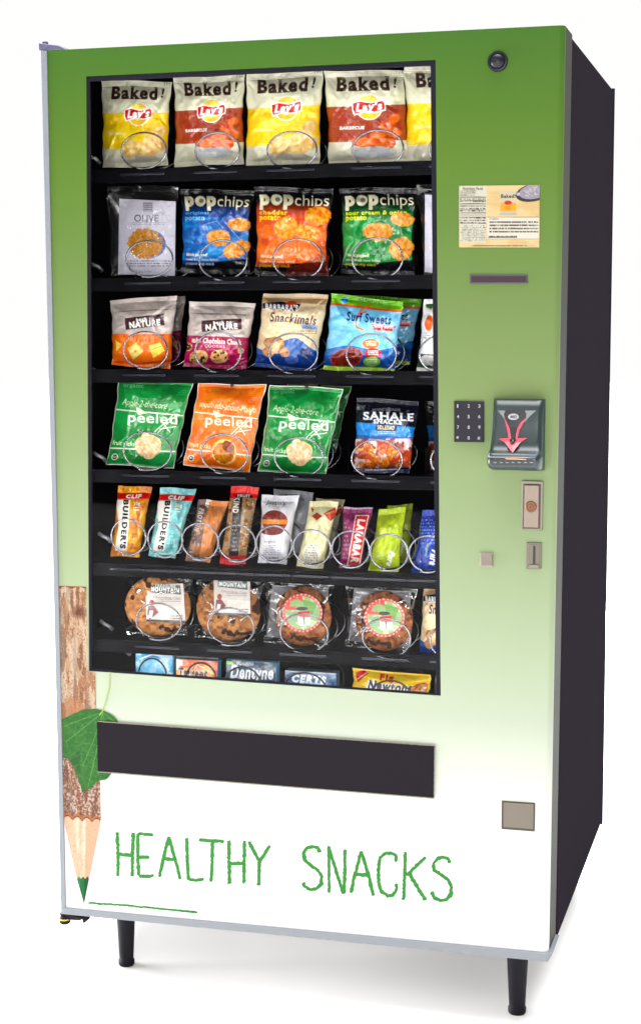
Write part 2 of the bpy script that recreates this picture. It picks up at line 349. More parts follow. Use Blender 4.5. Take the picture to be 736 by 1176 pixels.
def pack(name, label, cat, art, quad, Y=.172, lean=.018, T=.03, seed=1, m=None, parent_group=None, seal=(.065, .055), body='pouch', gain=1.0, **kw):
    A = art.done(gain); nv, nu = A.shape[:2]; m = m or foil
    P, Fr, Bk, q = pillow(quad, Y, lean, T, nu, nv, seed, seal, **kw)
    base = (q[2] + q[3]) / 2; root = empty(name, base, label, cat, parent_group)
    a = max(2, int(nv * seal[0])); b = nv - max(2, int(nv * seal[1]))
    mean = A.reshape(-1, 3).mean(0)
    for nm, r0, r1 in ((body, a - 1, b + 1), ('top_seal', 0, a), ('bottom_seal', b, nv)):
        s = slice(r0, r1); bk = Bk[s][::(4 if nm == body else 1), ::4]
        bk = np.concatenate([bk, Bk[s][-1:, ::4]]) if nm == body else bk
        if (nu - 1) % 4: bk = np.concatenate([bk, np.concatenate([Bk[s][::(4 if nm == body else 1), -1:], Bk[s][-1:, -1:]]) if nm == body else Bk[s][:, -1:]], 1)
        grids(nm, [(Fr[s], A[s]), (bk[:, ::-1] + (C_ - base) * -.00012, np.broadcast_to(mean, bk.shape).copy())], m, root)
    return root
# ------------------------------------------------------------------ the surface it stands on
floor_m = mat('white_sweep', (250, 249, 248), rough=.9, spec=.1, bump=.05, bscale=3)
o = mesh('floor', [(-14, -8, 0), (16, -8, 0), (16, 30, 0), (-14, 30, 0)], [(0, 1, 2, 3)], floor_m); tag(o, kind='structure')
# ------------------------------------------------------------------ the machine
VM = empty('vending_machine', (.48, .45, 0), 'tall snack vending machine with black sides, green to white door and HEALTHY SNACKS lettering', 'vending machine')
DT = .104
def inset(q, l, t, r, b): return [q[0] + [l, 0, -t], q[1] + [-r, 0, -t], q[2] + [-r, 0, b], q[3] + [l, 0, b]]
oq = [at(47, 57.5, 0), at(648.5, 28, 0), at(629, 1102, 0), at(71, 1048, 0)]              # door outline
hq = [at(99, 87, 0), at(500, 68, 0), at(506, 799.5, 0), at(102, 771, 0)]                  # window opening
def atY(p, y): return np.array([p[0], y, p[2]])
# door: front sheet with the window cut out, a rounded right edge, returns on all sides
rad = .011
V, Fc = [], []
def addq(a, b, c, d): i = len(V); V.extend([a, b, c, d]); Fc.append((i, i + 1, i + 2, i + 3))
o2 = [oq[0], oq[1] - [rad, 0, 0], oq[2] - [rad, 0, 0], oq[3]]
for k in range(4): addq(o2[k], o2[(k + 1) % 4], hq[(k + 1) % 4], hq[k])
ctr_t, ctr_b = o2[1] + [0, rad, 0], o2[2] + [0, rad, 0]; N8 = 10
arc = lambda c, k: c + rad * np.array([math.sin(k / N8 * math.pi / 2), -math.cos(k / N8 * math.pi / 2), 0])
for k in range(N8): addq(arc(ctr_t, k), arc(ctr_t, k + 1), arc(ctr_b, k + 1), arc(ctr_b, k))
addq(arc(ctr_t, N8), atY(oq[1], .016), atY(oq[2], .016), arc(ctr_b, N8))
topring = [oq[0]] + [arc(ctr_t, k) for k in range(N8 + 1)] + [atY(oq[1], DT), atY(oq[0], DT)]
botring = [oq[3]] + [arc(ctr_b, k) for k in range(N8 + 1)] + [atY(oq[2], DT), atY(oq[3], DT)]
i = len(V); V.extend(topring); Fc.append(tuple(range(i, len(V)))); i = len(V); V.extend(botring); Fc.append(tuple(range(i, len(V))))
addq(oq[0], oq[3], atY(oq[3], DT), atY(oq[0], DT))
for k in range(4): addq(hq[k], hq[(k + 1) % 4], atY(hq[(k + 1) % 4], .008), atY(hq[k], .008))
# back of the door around the opening
bq = [atY(p, DT) for p in oq]; hb = [atY(p, DT) for p in inset(hq, -.05, -.03, -.05, -.035)]
for k in range(4): addq(bq[k], bq[(k + 1) % 4], hb[(k + 1) % 4], hb[k])
door = mesh('door', V, Fc, grad_m, VM)
bm = bmesh.new(); bm.from_mesh(door.data); bmesh.ops.remove_doubles(bm, verts=bm.verts, dist=.0002); bmesh.ops.recalc_face_normals(bm, faces=bm.faces)
for f in bm.faces: f.smooth = True
for e in bm.edges:
    if len(e.link_faces) != 2 or e.calc_face_angle(0) > .5: e.smooth = False
bm.to_mesh(door.data); bm.free()
hexa('door_edge', [atY(oq[1], .0165) - [.02, 0, 0], atY(oq[1], .0165), atY(oq[2], .0165), atY(oq[2], .0165) - [.02, 0, 0]], [atY(oq[1], DT) - [.02, 0, 0], atY(oq[1], DT), atY(oq[2], DT), atY(oq[2], DT) - [.02, 0, 0]], mat('door_edge_shaded', (42, 44, 38), rough=.6, spec=.1, bump=.1), door, .0006)  # even dark grey stands for shade on the door's wrapped print
# window: black gasket lining the opening, glass
def ring(name, qo, qi, y0, y1, m, parent):
    V = [atY(p, y0) for p in qo] + [atY(p, y0) for p in qi] + [atY(p, y1) for p in qo] + [atY(p, y1) for p in qi]; Fc = []
    for k in range(4):
        j = (k + 1) % 4; Fc += [(k, j, 4 + j, 4 + k), (8 + k, 12 + k, 12 + j, 8 + j), (k, 8 + k, 8 + j, j), (4 + k, 4 + j, 12 + j, 12 + k)]
    return mesh(name, V, Fc, m, parent)
gi = inset(hq, .006, .009, .009, .0035)
ring('window_gasket', inset(hq, .0007, .0007, .0007, .0007), gi, .0015, .0075, black_m, door)
fo, fi = inset(hq, -.05, -.03, -.05, -.035), inset(hq, .0005, .0005, .0005, .0005); V = [atY(p, .0085) for p in fi] + [atY(p, .012) for p in fo] + [atY(p, DT - .001) for p in inset(fo, .001, .001, .001, .001)]
mesh('window_frame', V, [f for k in range(4) for f in ((k, (k + 1) % 4, 4 + (k + 1) % 4, 4 + k), (4 + k, 4 + (k + 1) % 4, 8 + (k + 1) % 4, 8 + k))], black_m, door)
hexa('window_glass', [atY(p, .003) for p in inset(gi, -.001, -.001, -.001, -.001)], [atY(p, .006) for p in inset(gi, -.001, -.001, -.001, -.001)], glass_m, door)
# trim
pxplate('trim', [(47, 57.5), (53.5, 57.3), (75.2, 1044), (70, 1050)], -.003, .02, trim_m, door, .0008)
pxplate('trim', [(74.6, 1043.5), (629.5, 1095.5), (628.5, 1105.5), (70, 1050.3)], -.0045, .02, trim_m, door, .0008)
hexa('trim', [at(629.5, 1095.5, -.0035), at(634, 1097, -.0035), at(633, 1106, -.0035) * 0 + at(628.8, 1105.2, -.0035), at(628.5, 1105, -.0035)],
     [atY(at(629.5, 1095.5, 0), .1), atY(at(634, 1097, 0), .1), atY(at(628.8, 1105.2, 0), .1), atY(at(628.5, 1105, 0), .1)], trim_m, door)
# cabinet shell
cf = [at(52, 60, .108), at(652.5, 36, .108), at(639.5, 1078.5, .108), at(76, 1046, .108)]
cb0 = [at(704.5, 102.5, .875), at(690.5, 945.5, .875)]
cb = [np.array([cf[0][0], .875, cb0[0][2]]), cb0[0], cb0[1], np.array([cf[3][0], .875, cb0[1][2]])]
ring_in0, ring_in1 = inset(cf, .022, .022, .15, .03), inset(cb, .022, .022, .15, .03)
V = cf + cb + ring_in0 + [atY(p, .84) for p in ring_in1]; Fc = [(4, 5, 6, 7)]
for k in range(4): j = (k + 1) % 4; Fc += [(k, 4 + k, 4 + j, j), (k, j, 8 + j, 8 + k)]
cabinet = mesh('cabinet', V, Fc, side_m, VM)
bm = bmesh.new(); bm.from_mesh(cabinet.data); ed = [e for e in bm.edges if all(v.index < 8 for v in e.verts)]; bmesh.ops.bevel(bm, geom=ed, offset=.003, segments=3, affect='EDGES'); bm.to_mesh(cabinet.data); bm.free()
V = [p - [0, .0, 0] for p in ring_in0] + [atY(p, .835) for p in ring_in1]; Fc = [(4, 5, 6, 7)] + [(k, (k + 1) % 4, 4 + (k + 1) % 4, 4 + k) for k in range(4)]
liner = mesh('inner_liner', [v + [0, .001, 0] for v in V], Fc, black_m, VM)
# dark seal between door and cabinet
ring('door_seal', inset(cf, .004, .004, .003, .004), inset(cf, .03, .03, .03, .03), DT - .001, .109, rubber, VM)
# ------------------------------------------------------------------ shelves
LX = float(ring_in0[0][0]) + .001; RXW = float(ring_in0[1][0]) - .002
ROWS = {}
BR = {'1': (105, 180), '2': (108, 304), '3': (108.5, 425), '4': (112, 523), '5': (118, 616), '6': (120, 717), '7': (140, 746)}
catch_m = mat('zinc_catch', (150, 150, 160), rough=.3, metal=.6, bump=.2)
def coil(cx, cy, rx, ry, parent, ytop=.126, dark=False, r=.00185, turns=2, pitch=.06):
    p0 = at(cx, cy, ytop); ra = abs(at(cx + rx, cy, ytop)[0] - p0[0]); rb = abs(at(cx, cy - ry, ytop)[2] - p0[2]); n = 44; P = []
    # first loop stands almost upright, then the wire winds back through the packs
    for k in range(n + 1): a = -math.pi * .62 + 2 * math.pi * k / n; P.append((p0[0] - ra * math.cos(a) * -1, ytop - .006 + .012 * k / n, p0[2] + rb * math.sin(a)))
    for k in range(1, turns * 24):
        a = -math.pi * .62 + 2 * math.pi * k / 24; yy = ytop + .006 + (.045 * min(1, k / 5)) + pitch * k / 24      # dives under the front pack, then winds on behind it
        P.append((p0[0] + ra * math.cos(a), yy, p0[2] + rb * math.sin(a)))
    V, Fc = tube(P, r, 7); return mesh('spiral', V, Fc, wire_d if dark else wire_m, parent, smooth=True)
def shelf(key, pl, pr, coils, dark=False, lip=.022, holders=True, r=.00185):
    z = (at(*pl, .16)[2] + at(*pr, .16)[2]) / 2 - .006; ROWS[key] = z
    t = box('shelf_tray', LX, RXW, .124, .74, z - .004, z, tray_m, VM)
    box('front_rail', LX, RXW, .119, .1235, z - lip, z + .004, tray_m, t, .0008)
    cs = []
    for i, c in enumerate(coils):
        p = at(c[0], c[1], .126); cs.append(p[0]); coil(*c, t, dark=dark, r=r)
    for a, b in zip(cs, cs[1:]):
        x = (a + b) / 2; 
        if abs(b - a) > .02: box('divider', x - .0008, x + .0008, .21, .72, z + .0002, z + (.05 if len(coils) < 7 else .03), tray_m, t)
    if holders:
        for x, c in zip(cs, coils):
            w = abs(at(c[0] + c[2], c[1], .126)[0] - x) * .95
            h = box('label_holder', x - w, x + w, .1145, .1185, z - .009, z - .0045, holder_m, t, .001)
    bx_, by_ = BR[key]; p = at(bx_, by_, .15)                 # catch on the side wall that the tray hooks into
    mesh('tray_catch', *tube([p + [-.012, .01, .004], p, p + [.009, .0, -.003], p + [.013, .01, -.012]], .0038, 8), catch_m, t, smooth=True)
    box('tray_catch', LX + .0005, LX + .0035, .14, .22, z + .006, z + .03, tray_m, t, .001)
    return t
shelf('1', (117, 192), (471, 189), [(165, 172.5, 26.5, 21), (249.5, 172.5, 26, 21), (335, 172, 29, 21.5), (433.5, 170.5, 30, 21.5), (522, 170, 30, 21.5)])
shelf('2', (135, 316), (475, 317), [(171.3, 297, 27.5, 21), (255.8, 298.5, 28, 23), (342, 297.5, 29, 23.5), (433, 296.5, 29.5, 24), (527, 297, 30, 24)])
shelf('3', (128, 419), (453, 427), [(167, 402, 26, 21.5), (250, 404, 27, 23), (336.5, 405.5, 28.5, 23), (426, 406.5, 29, 23.5), (511, 407, 30, 23)])
shelf('4', (122, 534), (469, 545), [(169, 518, 28, 22), (257.5, 521, 27.5, 22.5), (343, 525, 28.5, 22.5), (432.5, 527.5, 29.5, 22.5), (524, 529, 30, 23)])
shelf('5', (127, 638), (457, 659), [(147.5, 617, 20.5, 20.5), (189.5, 619.5, 20.5, 20.5), (229.5, 622, 21.5, 21), (272, 624, 22, 21), (314.5, 625, 21, 21), (358, 629, 22, 20.5), (402.5, 631, 22, 21), (446.5, 634.5, 22, 21), (491, 636.5, 22, 21)])
shelf('6', (144, 728), (471, 748), [(182, 714, 26.5, 21), (265, 720, 27, 21.5), (349, 727.5, 28, 22), (443.5, 733, 28, 22), (521, 738, 28, 22)])
shelf('7', (156, 800), (495, 830), [(175, 776, 16.5, 19.5), (231, 781, 18, 19.5), (279, 786, 21, 19.5), (350.5, 794, 25, 21), (449, 806, 26, 24)], dark=True, holders=False)
# ------------------------------------------------------------------ printed graphics on the door
def decal(name, Lf, Rt, y, art, m=vinyl_print, parent=door, nu=60):
    """grid between a left and a right outline, drawn by art(X, Y) in measuring units, lying y in front of the door"""
    Lf = np.array(Lf, float); Rt = np.array(Rt, float)
    def res(q, n): d = np.r_[0, np.cumsum(np.hypot(*np.diff(q, axis=0).T))]; t = np.linspace(0, d[-1], n); return np.stack([np.interp(t, d, q[:, 0]), np.interp(t, d, q[:, 1])], 1)
    ys = np.linspace(max(Lf[0, 1], Rt[0, 1]) * 0, 1, 2)
    n = int(abs(Lf[-1, 1] - Lf[0, 1]) * 1.6) + 4; s = np.linspace(0, 1, n)
    yl = Lf[0, 1] + s * (Lf[-1, 1] - Lf[0, 1]); yr = Rt[0, 1] + s * (Rt[-1, 1] - Rt[0, 1])
    a = np.stack([np.interp(yl, Lf[:, 1], Lf[:, 0]), yl], 1); b = np.stack([np.interp(yr, Rt[:, 1], Rt[:, 0]), yr], 1)
    t = np.linspace(0, 1, nu)[None, :, None]; G = a[:, None] * (1 - t) + b[:, None] * t
    Cc = art(G[..., 0], G[..., 1]); P = at(G[..., 0], G[..., 1], -y); return grids(name, [(P, Cc)], m, parent, smooth=False)
def bark(X, Y):
    A = Art(None, XY=(X, Y), base=(190, 154, 122)); n1 = fbm(X * .10, Y * .02 + 4, 4); n2 = fbm(X * .28 + 9, Y * .055, 5); n3 = fbm(X * .9, Y * .6, 3)
    A.put(n1 > .52, (174, 122, 84)); A.put(n2 > .56, (208, 180, 152)); A.put((n2 < .40), (142, 98, 68)); A.put(n3 > .66, (124, 78, 56), .6); A.put(n3 < .30, (222, 200, 178), .5)
    A.put(fbm(X * .22 + 30, Y * .02, 3) > .62, (150, 134, 122), .5)
    low = Y > 868; A.put(low & (n3 > .5), (112, 66, 60), .75); A.put(low & (n2 > .5) & (n3 < .45), (205, 180, 176), .7)
    k = np.hypot((X - 91) / 9, (Y - 703) / 8) + (n3 - .5); A.put(k < 1, (130, 80, 52), .7); A.put(k < .45, (96, 56, 40), .8)
    k = np.hypot((X - 84) / 14, (Y - 812) / 12) + (n3 - .5) * 1.5; A.put(k < 1, (150, 84, 48), .6); A.put((k < .9) & (n3 > .5), (206, 138, 84), .8)
    A.put(Y < 675 + 1.2 * np.sin(X * .4), (150, 74, 52))
    sc = 941 + 4.5 * np.abs(np.sin((X - 72) * math.pi / 11.2)) * -1 + (X - 72) * .1       # knife cuts where the bark ends
    d = Y - sc; A.put(d > -3.2, (186, 112, 62)); A.put(d > -1.0, (128, 62, 34)); A.put(d > .6, (224, 176, 140))
    w = d > 2.0; A.put(w, (236, 205, 176)); xc = 96.4 + (X - 96.4) / np.maximum(.1, (1042 - Y) / 100)
    A.put(w & (xc < 84), (232, 192, 160)); A.put(w & (xc > 99), (222, 178, 146)); A.put(w & (xc > 84) & (xc < 99) & (n2 > .6), (244, 220, 196), .6)
    A.put(w & (fbm(X * .5, Y * .06 + 50) > .66), (210, 166, 134), .5); A.put(w & (n3 > .74), (176, 120, 84), .5)
    g = Y > 1008.5 + 1.3 * np.sin(X * 1.3); A.put(g, (22, 112, 58)); A.put(g & (X > 96.5), (10, 84, 42)); A.put(g & (X < 92) & (n3 > .4), (46, 140, 78))
    return A.done(.52)
# pencil cut in two: clipped by the window opening above, whole below it
decal('pencil_print', [(67.2, 673), (70.2, 800), (72.0, 880), (73.3, 942), (75.4, 952), (88, 1009), (96.2, 1037.8)],
      [(99.0, 674), (101.2, 771.2), (101.8, 771.6), (109.2, 771.9), (110.2, 815), (114.8, 880), (115.8, 941), (114.6, 949), (102.6, 1008), (96.6, 1037.8)], .0006, bark)
LEAF = [(71.3, 826.3), (75.9, 824), (79, 822.6), (83.5, 820.2), (87, 819.5), (91, 817), (96.5, 815), (103, 814.8), (109.6, 814.3), (118.3, 816.5), (127, 820.4), (130, 822.5), (133.5, 825.7), (136, 830), (140, 845), (139, 862), (133, 880),
        (126.9, 890), (124, 894), (121, 896), (115, 896.5), (109, 899.5), (106.5, 904), (102.4, 906.7), (97, 907.5), (94.3, 911.5), (92.5, 903), (90, 897), (89, 891), (86.4, 887.6), (85, 882), (82.9, 878), (79, 873), (76.9, 871), (72.3, 870.5)]
def leaf_art(X, Y):
    A = Art(None, XY=(X, Y), base=(52, 112, 44)); n = fbm(X * .1, Y * .1, 4); A.put(n > .5, (44, 106, 40)); A.put(fbm(X * .4 + 3, Y * .4) > .6, (66, 132, 56), .5); A.put(n < .36, (30, 84, 36), .7)
    hub = (118, 818); v = (96, 158, 78)
    for e in ((76, 852), (72, 835), (101, 904), (95, 880), (136, 838), (126, 888)): A.line([hub, ((hub[0] + e[0]) / 2 + 2, (hub[1] + e[1]) / 2 - 1), e], .9, v, .75)
    for k in range(1, 7):
        x, y = hub[0] - 3.2 * k, hub[1] + 12.5 * k; A.line([(x, y), (x - 12, y - 2), (x - 22, y + 3)], .5, v, .55); A.line([(x, y), (x + 9, y + 6), (x + 14, y + 12)], .5, v, .55)
    for k in range(1, 5): x, y = hub[0] - 10.5 * k, hub[1] + 8.5 * k; A.line([(x, y), (x - 7, y - 5)], .5, v, .5); A.line([(x, y), (x + 2, y + 9)], .5, v, .5)
    return A.done(.54)
# the leaf as rings of its outline shrinking to its middle
def outline_decal(name, pts, c, y, art, m=vinyl_print, parent=door, nr=56):
    q = np.array(pts + [pts[0]], float); d = np.r_[0, np.cumsum(np.hypot(*np.diff(q, axis=0).T))]; t = np.linspace(0, d[-1], 260); o = np.stack([np.interp(t, d, q[:, 0]), np.interp(t, d, q[:, 1])], 1)
    s = np.linspace(0, 1, nr)[:, None, None]; G = np.array(c) * (1 - s) + o[None] * s; return grids(name, [(at(G[..., 0], G[..., 1], -y), art(G[..., 0], G[..., 1]))], m, parent, smooth=False)
outline_decal('leaf_print', LEAF, (97, 855), .0016, leaf_art)
green_ink = mat('green_crayon', (46, 112, 46), rough=.7, spec=.1, bump=.2, bscale=900)
stalk = mat('pale_stalk', (130, 156, 66), rough=.6, spec=.1, bump=.1)
def ribbon(pts, w, y, seed=0, rough=.35, n=26):
    """flat drawn stroke: width and edges waver like a crayon's"""
    r = np.random.RandomState(seed); q = np.array(pts, float); d = np.r_[0, np.cumsum(np.hypot(*np.diff(q, axis=0).T))]; n = max(6, int(d[-1] / .8)); t = np.linspace(0, d[-1], n)
    P = np.stack([np.interp(t, d, q[:, 0]), np.interp(t, d, q[:, 1])], 1)
    if len(pts) > 2:
        for _ in range(3): P[1:-1] = (P[:-2] + 2 * P[1:-1] + P[2:]) / 4
    T = np.gradient(P, axis=0); T /= np.hypot(*T.T)[:, None] + 1e-9; Nn = np.stack([-T[:, 1], T[:, 0]], 1)
    sm = lambda a: np.convolve(np.r_[a[:1], a, a[-1:]], [.25, .5, .25], 'valid'); wob = sm(r.randn(n)) * .35
    wa = w * .5 * (1 + rough * sm(r.randn(n))); wb = w * .5 * (1 + rough * sm(r.randn(n))); e = np.minimum(1, np.minimum(t, d[-1] - t) / 1.2 + .35)
    A = P + Nn * (wa * e + wob * .4)[:, None]; B = P - Nn * (wb * e - wob * .4)[:, None]
    V = np.concatenate([at(A[:, 0], A[:, 1], -y), at(B[:, 0], B[:, 1], -y)]); return V, [(i, i + 1, n + i + 1, n + i) for i in range(n - 1)]
def strokes(name, fr, sl, w, m, y=.0009, parent=door, passes=2, seed=0, rough=.35):
    V, Fc = [], []; k = 0
    for s in sl:
        for ps in range(passes):
            r = np.random.RandomState(seed + k * 7 + ps); q = np.array(px(fr, s)) + r.uniform(-.45, .45, 2) * (passes > 1) + r.uniform(-.35, .35, (len(s), 2)) * (passes > 1)
            v, f = ribbon(q, w * (.62 if passes > 1 else 1), y + .00012 * (k % 5) + .00005 * ps, seed + k + 50 * ps, rough); i = len(V); V.extend(v); Fc.extend([tuple(a + i for a in g) for g in f])
        k += 1
    return mesh(name, V, Fc, m, parent)
strokes('leaf_stalk', 'N', [[(398, 513), (397, 555), (394, 595), (382, 645), (369, 690), (358, 722), (340, 745)]], 1.3, stalk, passes=1, y=.0024, rough=.1)
FR['H1'] = (100, 920, 2.831); FR['H2'] = (320, 920, 3.067); FR['H3'] = (40, 1000, 3.345)
LET = [('H1', [[[(98, 102), (101, 175), (101, 245)], [(150, 103), (147, 175), (147, 246)], [(101, 176), (148, 178)]],
        [[(166, 108), (166, 180), (169, 245)], [(166, 108), (214, 112)], [(166, 184), (202, 185)], [(169, 246), (200, 248), (217, 242)]],
        [[(266, 116), (248, 190), (236, 248)], [(265, 118), (286, 195), (301, 256)], [(243, 188), (286, 192)]],
        [[(325, 122), (327, 190), (330, 258)], [(330, 258), (352, 261), (380, 257)]], [[(362, 128), (405, 131), (445, 134)], [(407, 132), (406, 200), (403, 265)]],
        [[(461, 130), (461, 200), (463, 271)], [(512, 130), (511, 200), (510, 271)], [(463, 203), (512, 204)]], [[(526, 134), (560, 196)], [(594, 146), (562, 196)], [(560, 193), (557, 276)]]]),
       ('H2', [[[(145, 182), (138, 167), (120, 162), (100, 166), (86, 185), (88, 207), (108, 225), (135, 243), (151, 262), (150, 290), (135, 310), (112, 314), (93, 305), (83, 289)]],
        [[(175, 160), (177, 240), (177, 325)], [(175, 162), (203, 245), (228, 328)], [(233, 172), (232, 250), (229, 328)]], [[(291, 178), (268, 260), (254, 326)], [(290, 178), (315, 260), (333, 335)], [(264, 261), (315, 263)]],
        [[(413, 216), (411, 193), (395, 185), (372, 187), (354, 202), (350, 240), (351, 290), (360, 320), (382, 335), (400, 335), (413, 318), (414, 292)]],
        [[(447, 180), (444, 265), (440, 350)], [(518, 199), (484, 232), (450, 263)], [(458, 255), (490, 310), (517, 352)]],
        [[(601, 222), (597, 206), (580, 200), (558, 206), (544, 224), (546, 244), (570, 262), (598, 282), (609, 306), (604, 335), (588, 351), (565, 352), (546, 342), (538, 322)]]])]
for fr, letters in LET:
    for i, l in enumerate(letters): strokes('letter', fr, l, 5.4, green_ink, seed=i * 11 + (3 if fr == 'H2' else 0))
strokes('underline_stroke', 'H3', [[(205, 126), (350, 135), (500, 150), (625, 162)]], 2.2, green_ink, passes=1, seed=4)
# ------------------------------------------------------------------ delivery flap
fq = [(111, 829), (499.3, 857), (498.3, 917), (112, 886.3)]
fp = pxplate('delivery_flap', fq, -.004, .004, flap_m, VM, .0012)
strokes('flap_edge', 'X', [[(112, 886.8), (250, 897.6), (498.5, 917.3)], [(499.2, 857), (498.4, 917.3)], [(111.5, 828.8), (499, 856.8)]], 1.1, steel, y=.0045, passes=1, rough=.05, parent=fp)
def text_mesh(name, s, x, y, h, Y, m, parent, bold=0, w=None, ang=None):
    """real letters: cap height h, left end of the baseline at x, y (measuring units on plane Y)"""
    cu = bpy.data.curves.new('t', 'FONT'); cu.body = s; cu.size = 1; cu.offset = bold; cu.extrude = .0; ob = bpy.data.objects.new('t', cu); COL.objects.link(ob)
    dg = bpy.context.evaluated_depsgraph_get(); me = ob.evaluated_get(dg).to_mesh(); v = np.array([p.co[:2] for p in me.vertices]); f = [tuple(p.vertices) for p in me.polygons]
    ob.evaluated_get(dg).to_mesh_clear(); bpy.data.objects.remove(ob); bpy.data.curves.remove(cu)
    a = at(x, y, Y); b = at(x, y - h, Y); sc = (b[2] - a[2]) / .70; lo = v.min(0); sx = sc if w is None else abs(at(x + w, y, Y)[0] - a[0]) / (v[:, 0].max() - lo[0])
    V = np.stack([a[0] + (v[:, 0] - lo[0]) * sx, np.full(len(v), Y), a[2] + v[:, 1] * sc], 1)
    return mesh(name, V, f, m, parent)
# ------------------------------------------------------------------ controls
A = Art([(84, 112), (538, 108), (538, 460), (84, 460)], 2.4, base=(232, 204, 150))
n = fbm(A.X * .01, A.Y * .03); A.put(n > .5, (240, 216, 166), .6); A.put(n < .42, (224, 190, 130), .5)
A.poly([(84, 115), (243, 115), (236, 432), (88, 428)], (226, 222, 204)); A.text('Nutrition Facts', 106, 120, 220, 137, (40, 34, 28), bold=.03)
A.lines(90, 140, 180, 172, 4, (90, 84, 76)); A.rect(88, 174, 238, 179, (40, 36, 34)); A.lines(90, 184, 236, 330, 11, (76, 70, 66), dens=.62, seed=3)
for y in (194, 213, 224, 246, 262, 288, 322): A.rect(90, y, 238, y + 3, (60, 54, 50))
A.rect(90, 265, 236, 285, (206, 196, 180)); A.lines(92, 335, 236, 428, 10, (110, 104, 96), dens=.5, seed=5)
A.rect(245, 287, 536, 414, (238, 232, 216)); A.rect(245, 287, 536, 290, (120, 110, 96)); A.rect(245, 410, 536, 413, (120, 110, 96))
A.text('Ingredients:', 255, 292, 310, 306, (50, 46, 40), bold=.02); A.lines(256, 312, 530, 384, 4, (96, 90, 80), dens=.86, seed=8); A.rect(250, 394, 412, 404, (60, 56, 50)); A.lines(250, 392, 412, 406, 1, (236, 230, 214), dens=.25)
A.lines(160, 447, 470, 457, 1, (60, 50, 40), dens=.9)
A.poly([(312, 140), (408, 140), (404, 200), (409, 280), (314, 280), (318, 200)], (216, 206, 180)); A.rect(318, 208, 406, 255, (240, 178, 60)); A.text('Baked!', 322, 160, 402, 182, (60, 40, 30), bold=.04); A.ell(361, 208, 22, 12, (214, 60, 40)); A.ell(362, 236, 18, 12, (236, 150, 40)); A.rect(316, 262, 408, 278, (196, 190, 176))
A.ell(506, 150, 104, 50, (52, 48, 56), ang=-12); A.ell(516, 142, 96, 42, (168, 160, 172), ang=-12); A.chip(520, 145, 80, 32, (206, 200, 206), (150, 142, 156), -12, 3, .1); A.ell(418, 160, 10, 9, (200, 195, 205))
A.band(0, .006, (236, 210, 160)); 
stk_c = A.done(.47); G = np.meshgrid(np.linspace(0, 1, A.nu), np.linspace(0, 1, A.nv)); q = [at(*p, -.0009) for p in px('S', [(84, 112), (538, 108), (536, 460), (84, 460)])]
def qgrid(q, nu, nv): U, V = np.meshgrid(np.linspace(0, 1, nu), np.linspace(0, 1, nv)); U = U[..., None]; V = V[..., None]; return (1 - U) * (1 - V) * q[0] + U * (1 - V) * q[1] + U * V * q[2] + (1 - U) * V * q[3]
grids('nutrition_sticker', [(qgrid(q, A.nu, A.nv), stk_c)], matte_print, VM, False)
cs = pxplate('card_slot', px('S', [(143, 612), (470, 613), (471, 664), (143, 665)]), -.002, .004, mat('slot_bezel', (58, 50, 58), rough=.5, bump=.1), VM, .0008)
pxplate('slot_mouth', px('S', [(152, 622), (462, 622), (462, 656), (152, 656)]), -.0024, .002, mat('slot_inside', (56, 42, 52), rough=.6, spec=.1, bump=.1), cs)
kp = pxplate('keypad', px('P', [(55, 100), (223, 103), (223, 333), (55, 331)]), -.004, .003, mat('keypad_black', (27, 25, 33), rough=.45, spec=.2, bump=.1), VM, .001)
white_ink = mat('white_ink', (165, 165, 170), rough=.6, spec=.1, bump=.05)
for r_, row in enumerate(('123', '456', '789', '*0#')):
    for c_, ch in enumerate(row):
        x, y = px('P', [(72 + c_ * 60 - (4 if ch in '*#' else 0), 137 + r_ * 60 + (6 if ch == '*' else 0))])[0]
        text_mesh('key_symbol', ch, x, y, 3.8 if ch != '*' else 5, -.0056, white_ink, kp, .012, w=(1.3 if ch == '1' else 2.3 if ch not in '*#' else 2.9))
# bill acceptor: sloping face over a projecting lip
bd = mat('acceptor_plastic', (32, 45, 46), rough=.35, spec=.45, coat=.2, bump=.15, bscale=200)
rows_ = [(92, 275, 568, -.012), (97, 276, 569, -.022), (150, 274, 569, -.027), (250, 270, 569, -.031), (330, 262, 569, -.035), (372, 256, 569, -.040), (392, 250, 569, -.050), (402, 244, 569, -.056), (425, 240, 569, -.058), (455, 239, 569, -.058), (478, 246, 568, -.054), (492, 262, 566, -.040)]
FRP = FR['P']
b0 = at(*px('P', [(569, 300)])[0], 0)[0]; nseg = 20; g = []
for (y, xl, xr, Y) in rows_:
    line_ = []; zl = at(*px('P', [((xl + xr) / 2, y)])[0], Y)[2]; pl = at(*px('P', [(xl, y)])[0], Y)[0]
    pr = b0 - .0015
    for k in range(nseg + 1):
        t = k / nseg; x = pl + (pr - pl) * t; ed = min(t, 1 - t) * (pr - pl); yy = Y + .006 * max(0, 1 - ed / .006) ** 2; line_.append((x, yy, zl))
    g.append([(pl - .001, .002, zl)] + line_ + [(b0, .002, zl)])
g = np.array(g); g = np.concatenate([np.stack([g[0][:, 0], np.full(nseg + 3, .002), g[0][:, 2] + .001], 1)[None], g, np.stack([g[-1][:, 0], np.full(nseg + 3, .002), g[-1][:, 2] - .002], 1)[None]])
ba = grids('bill_acceptor', [(g, np.full(g.shape, .05))], bd, VM); ba.data.polygons.foreach_set('use_smooth', np.ones(len(ba.data.polygons), bool))
def on_acc(q, lift):           # onto the acceptor's face
    ys = [r[0] for r in rows_]; Ys = [r[3] for r in rows_]; return [at(*px('P', [p])[0], float(np.interp(p[1], ys, Ys)) - lift) for p in q]
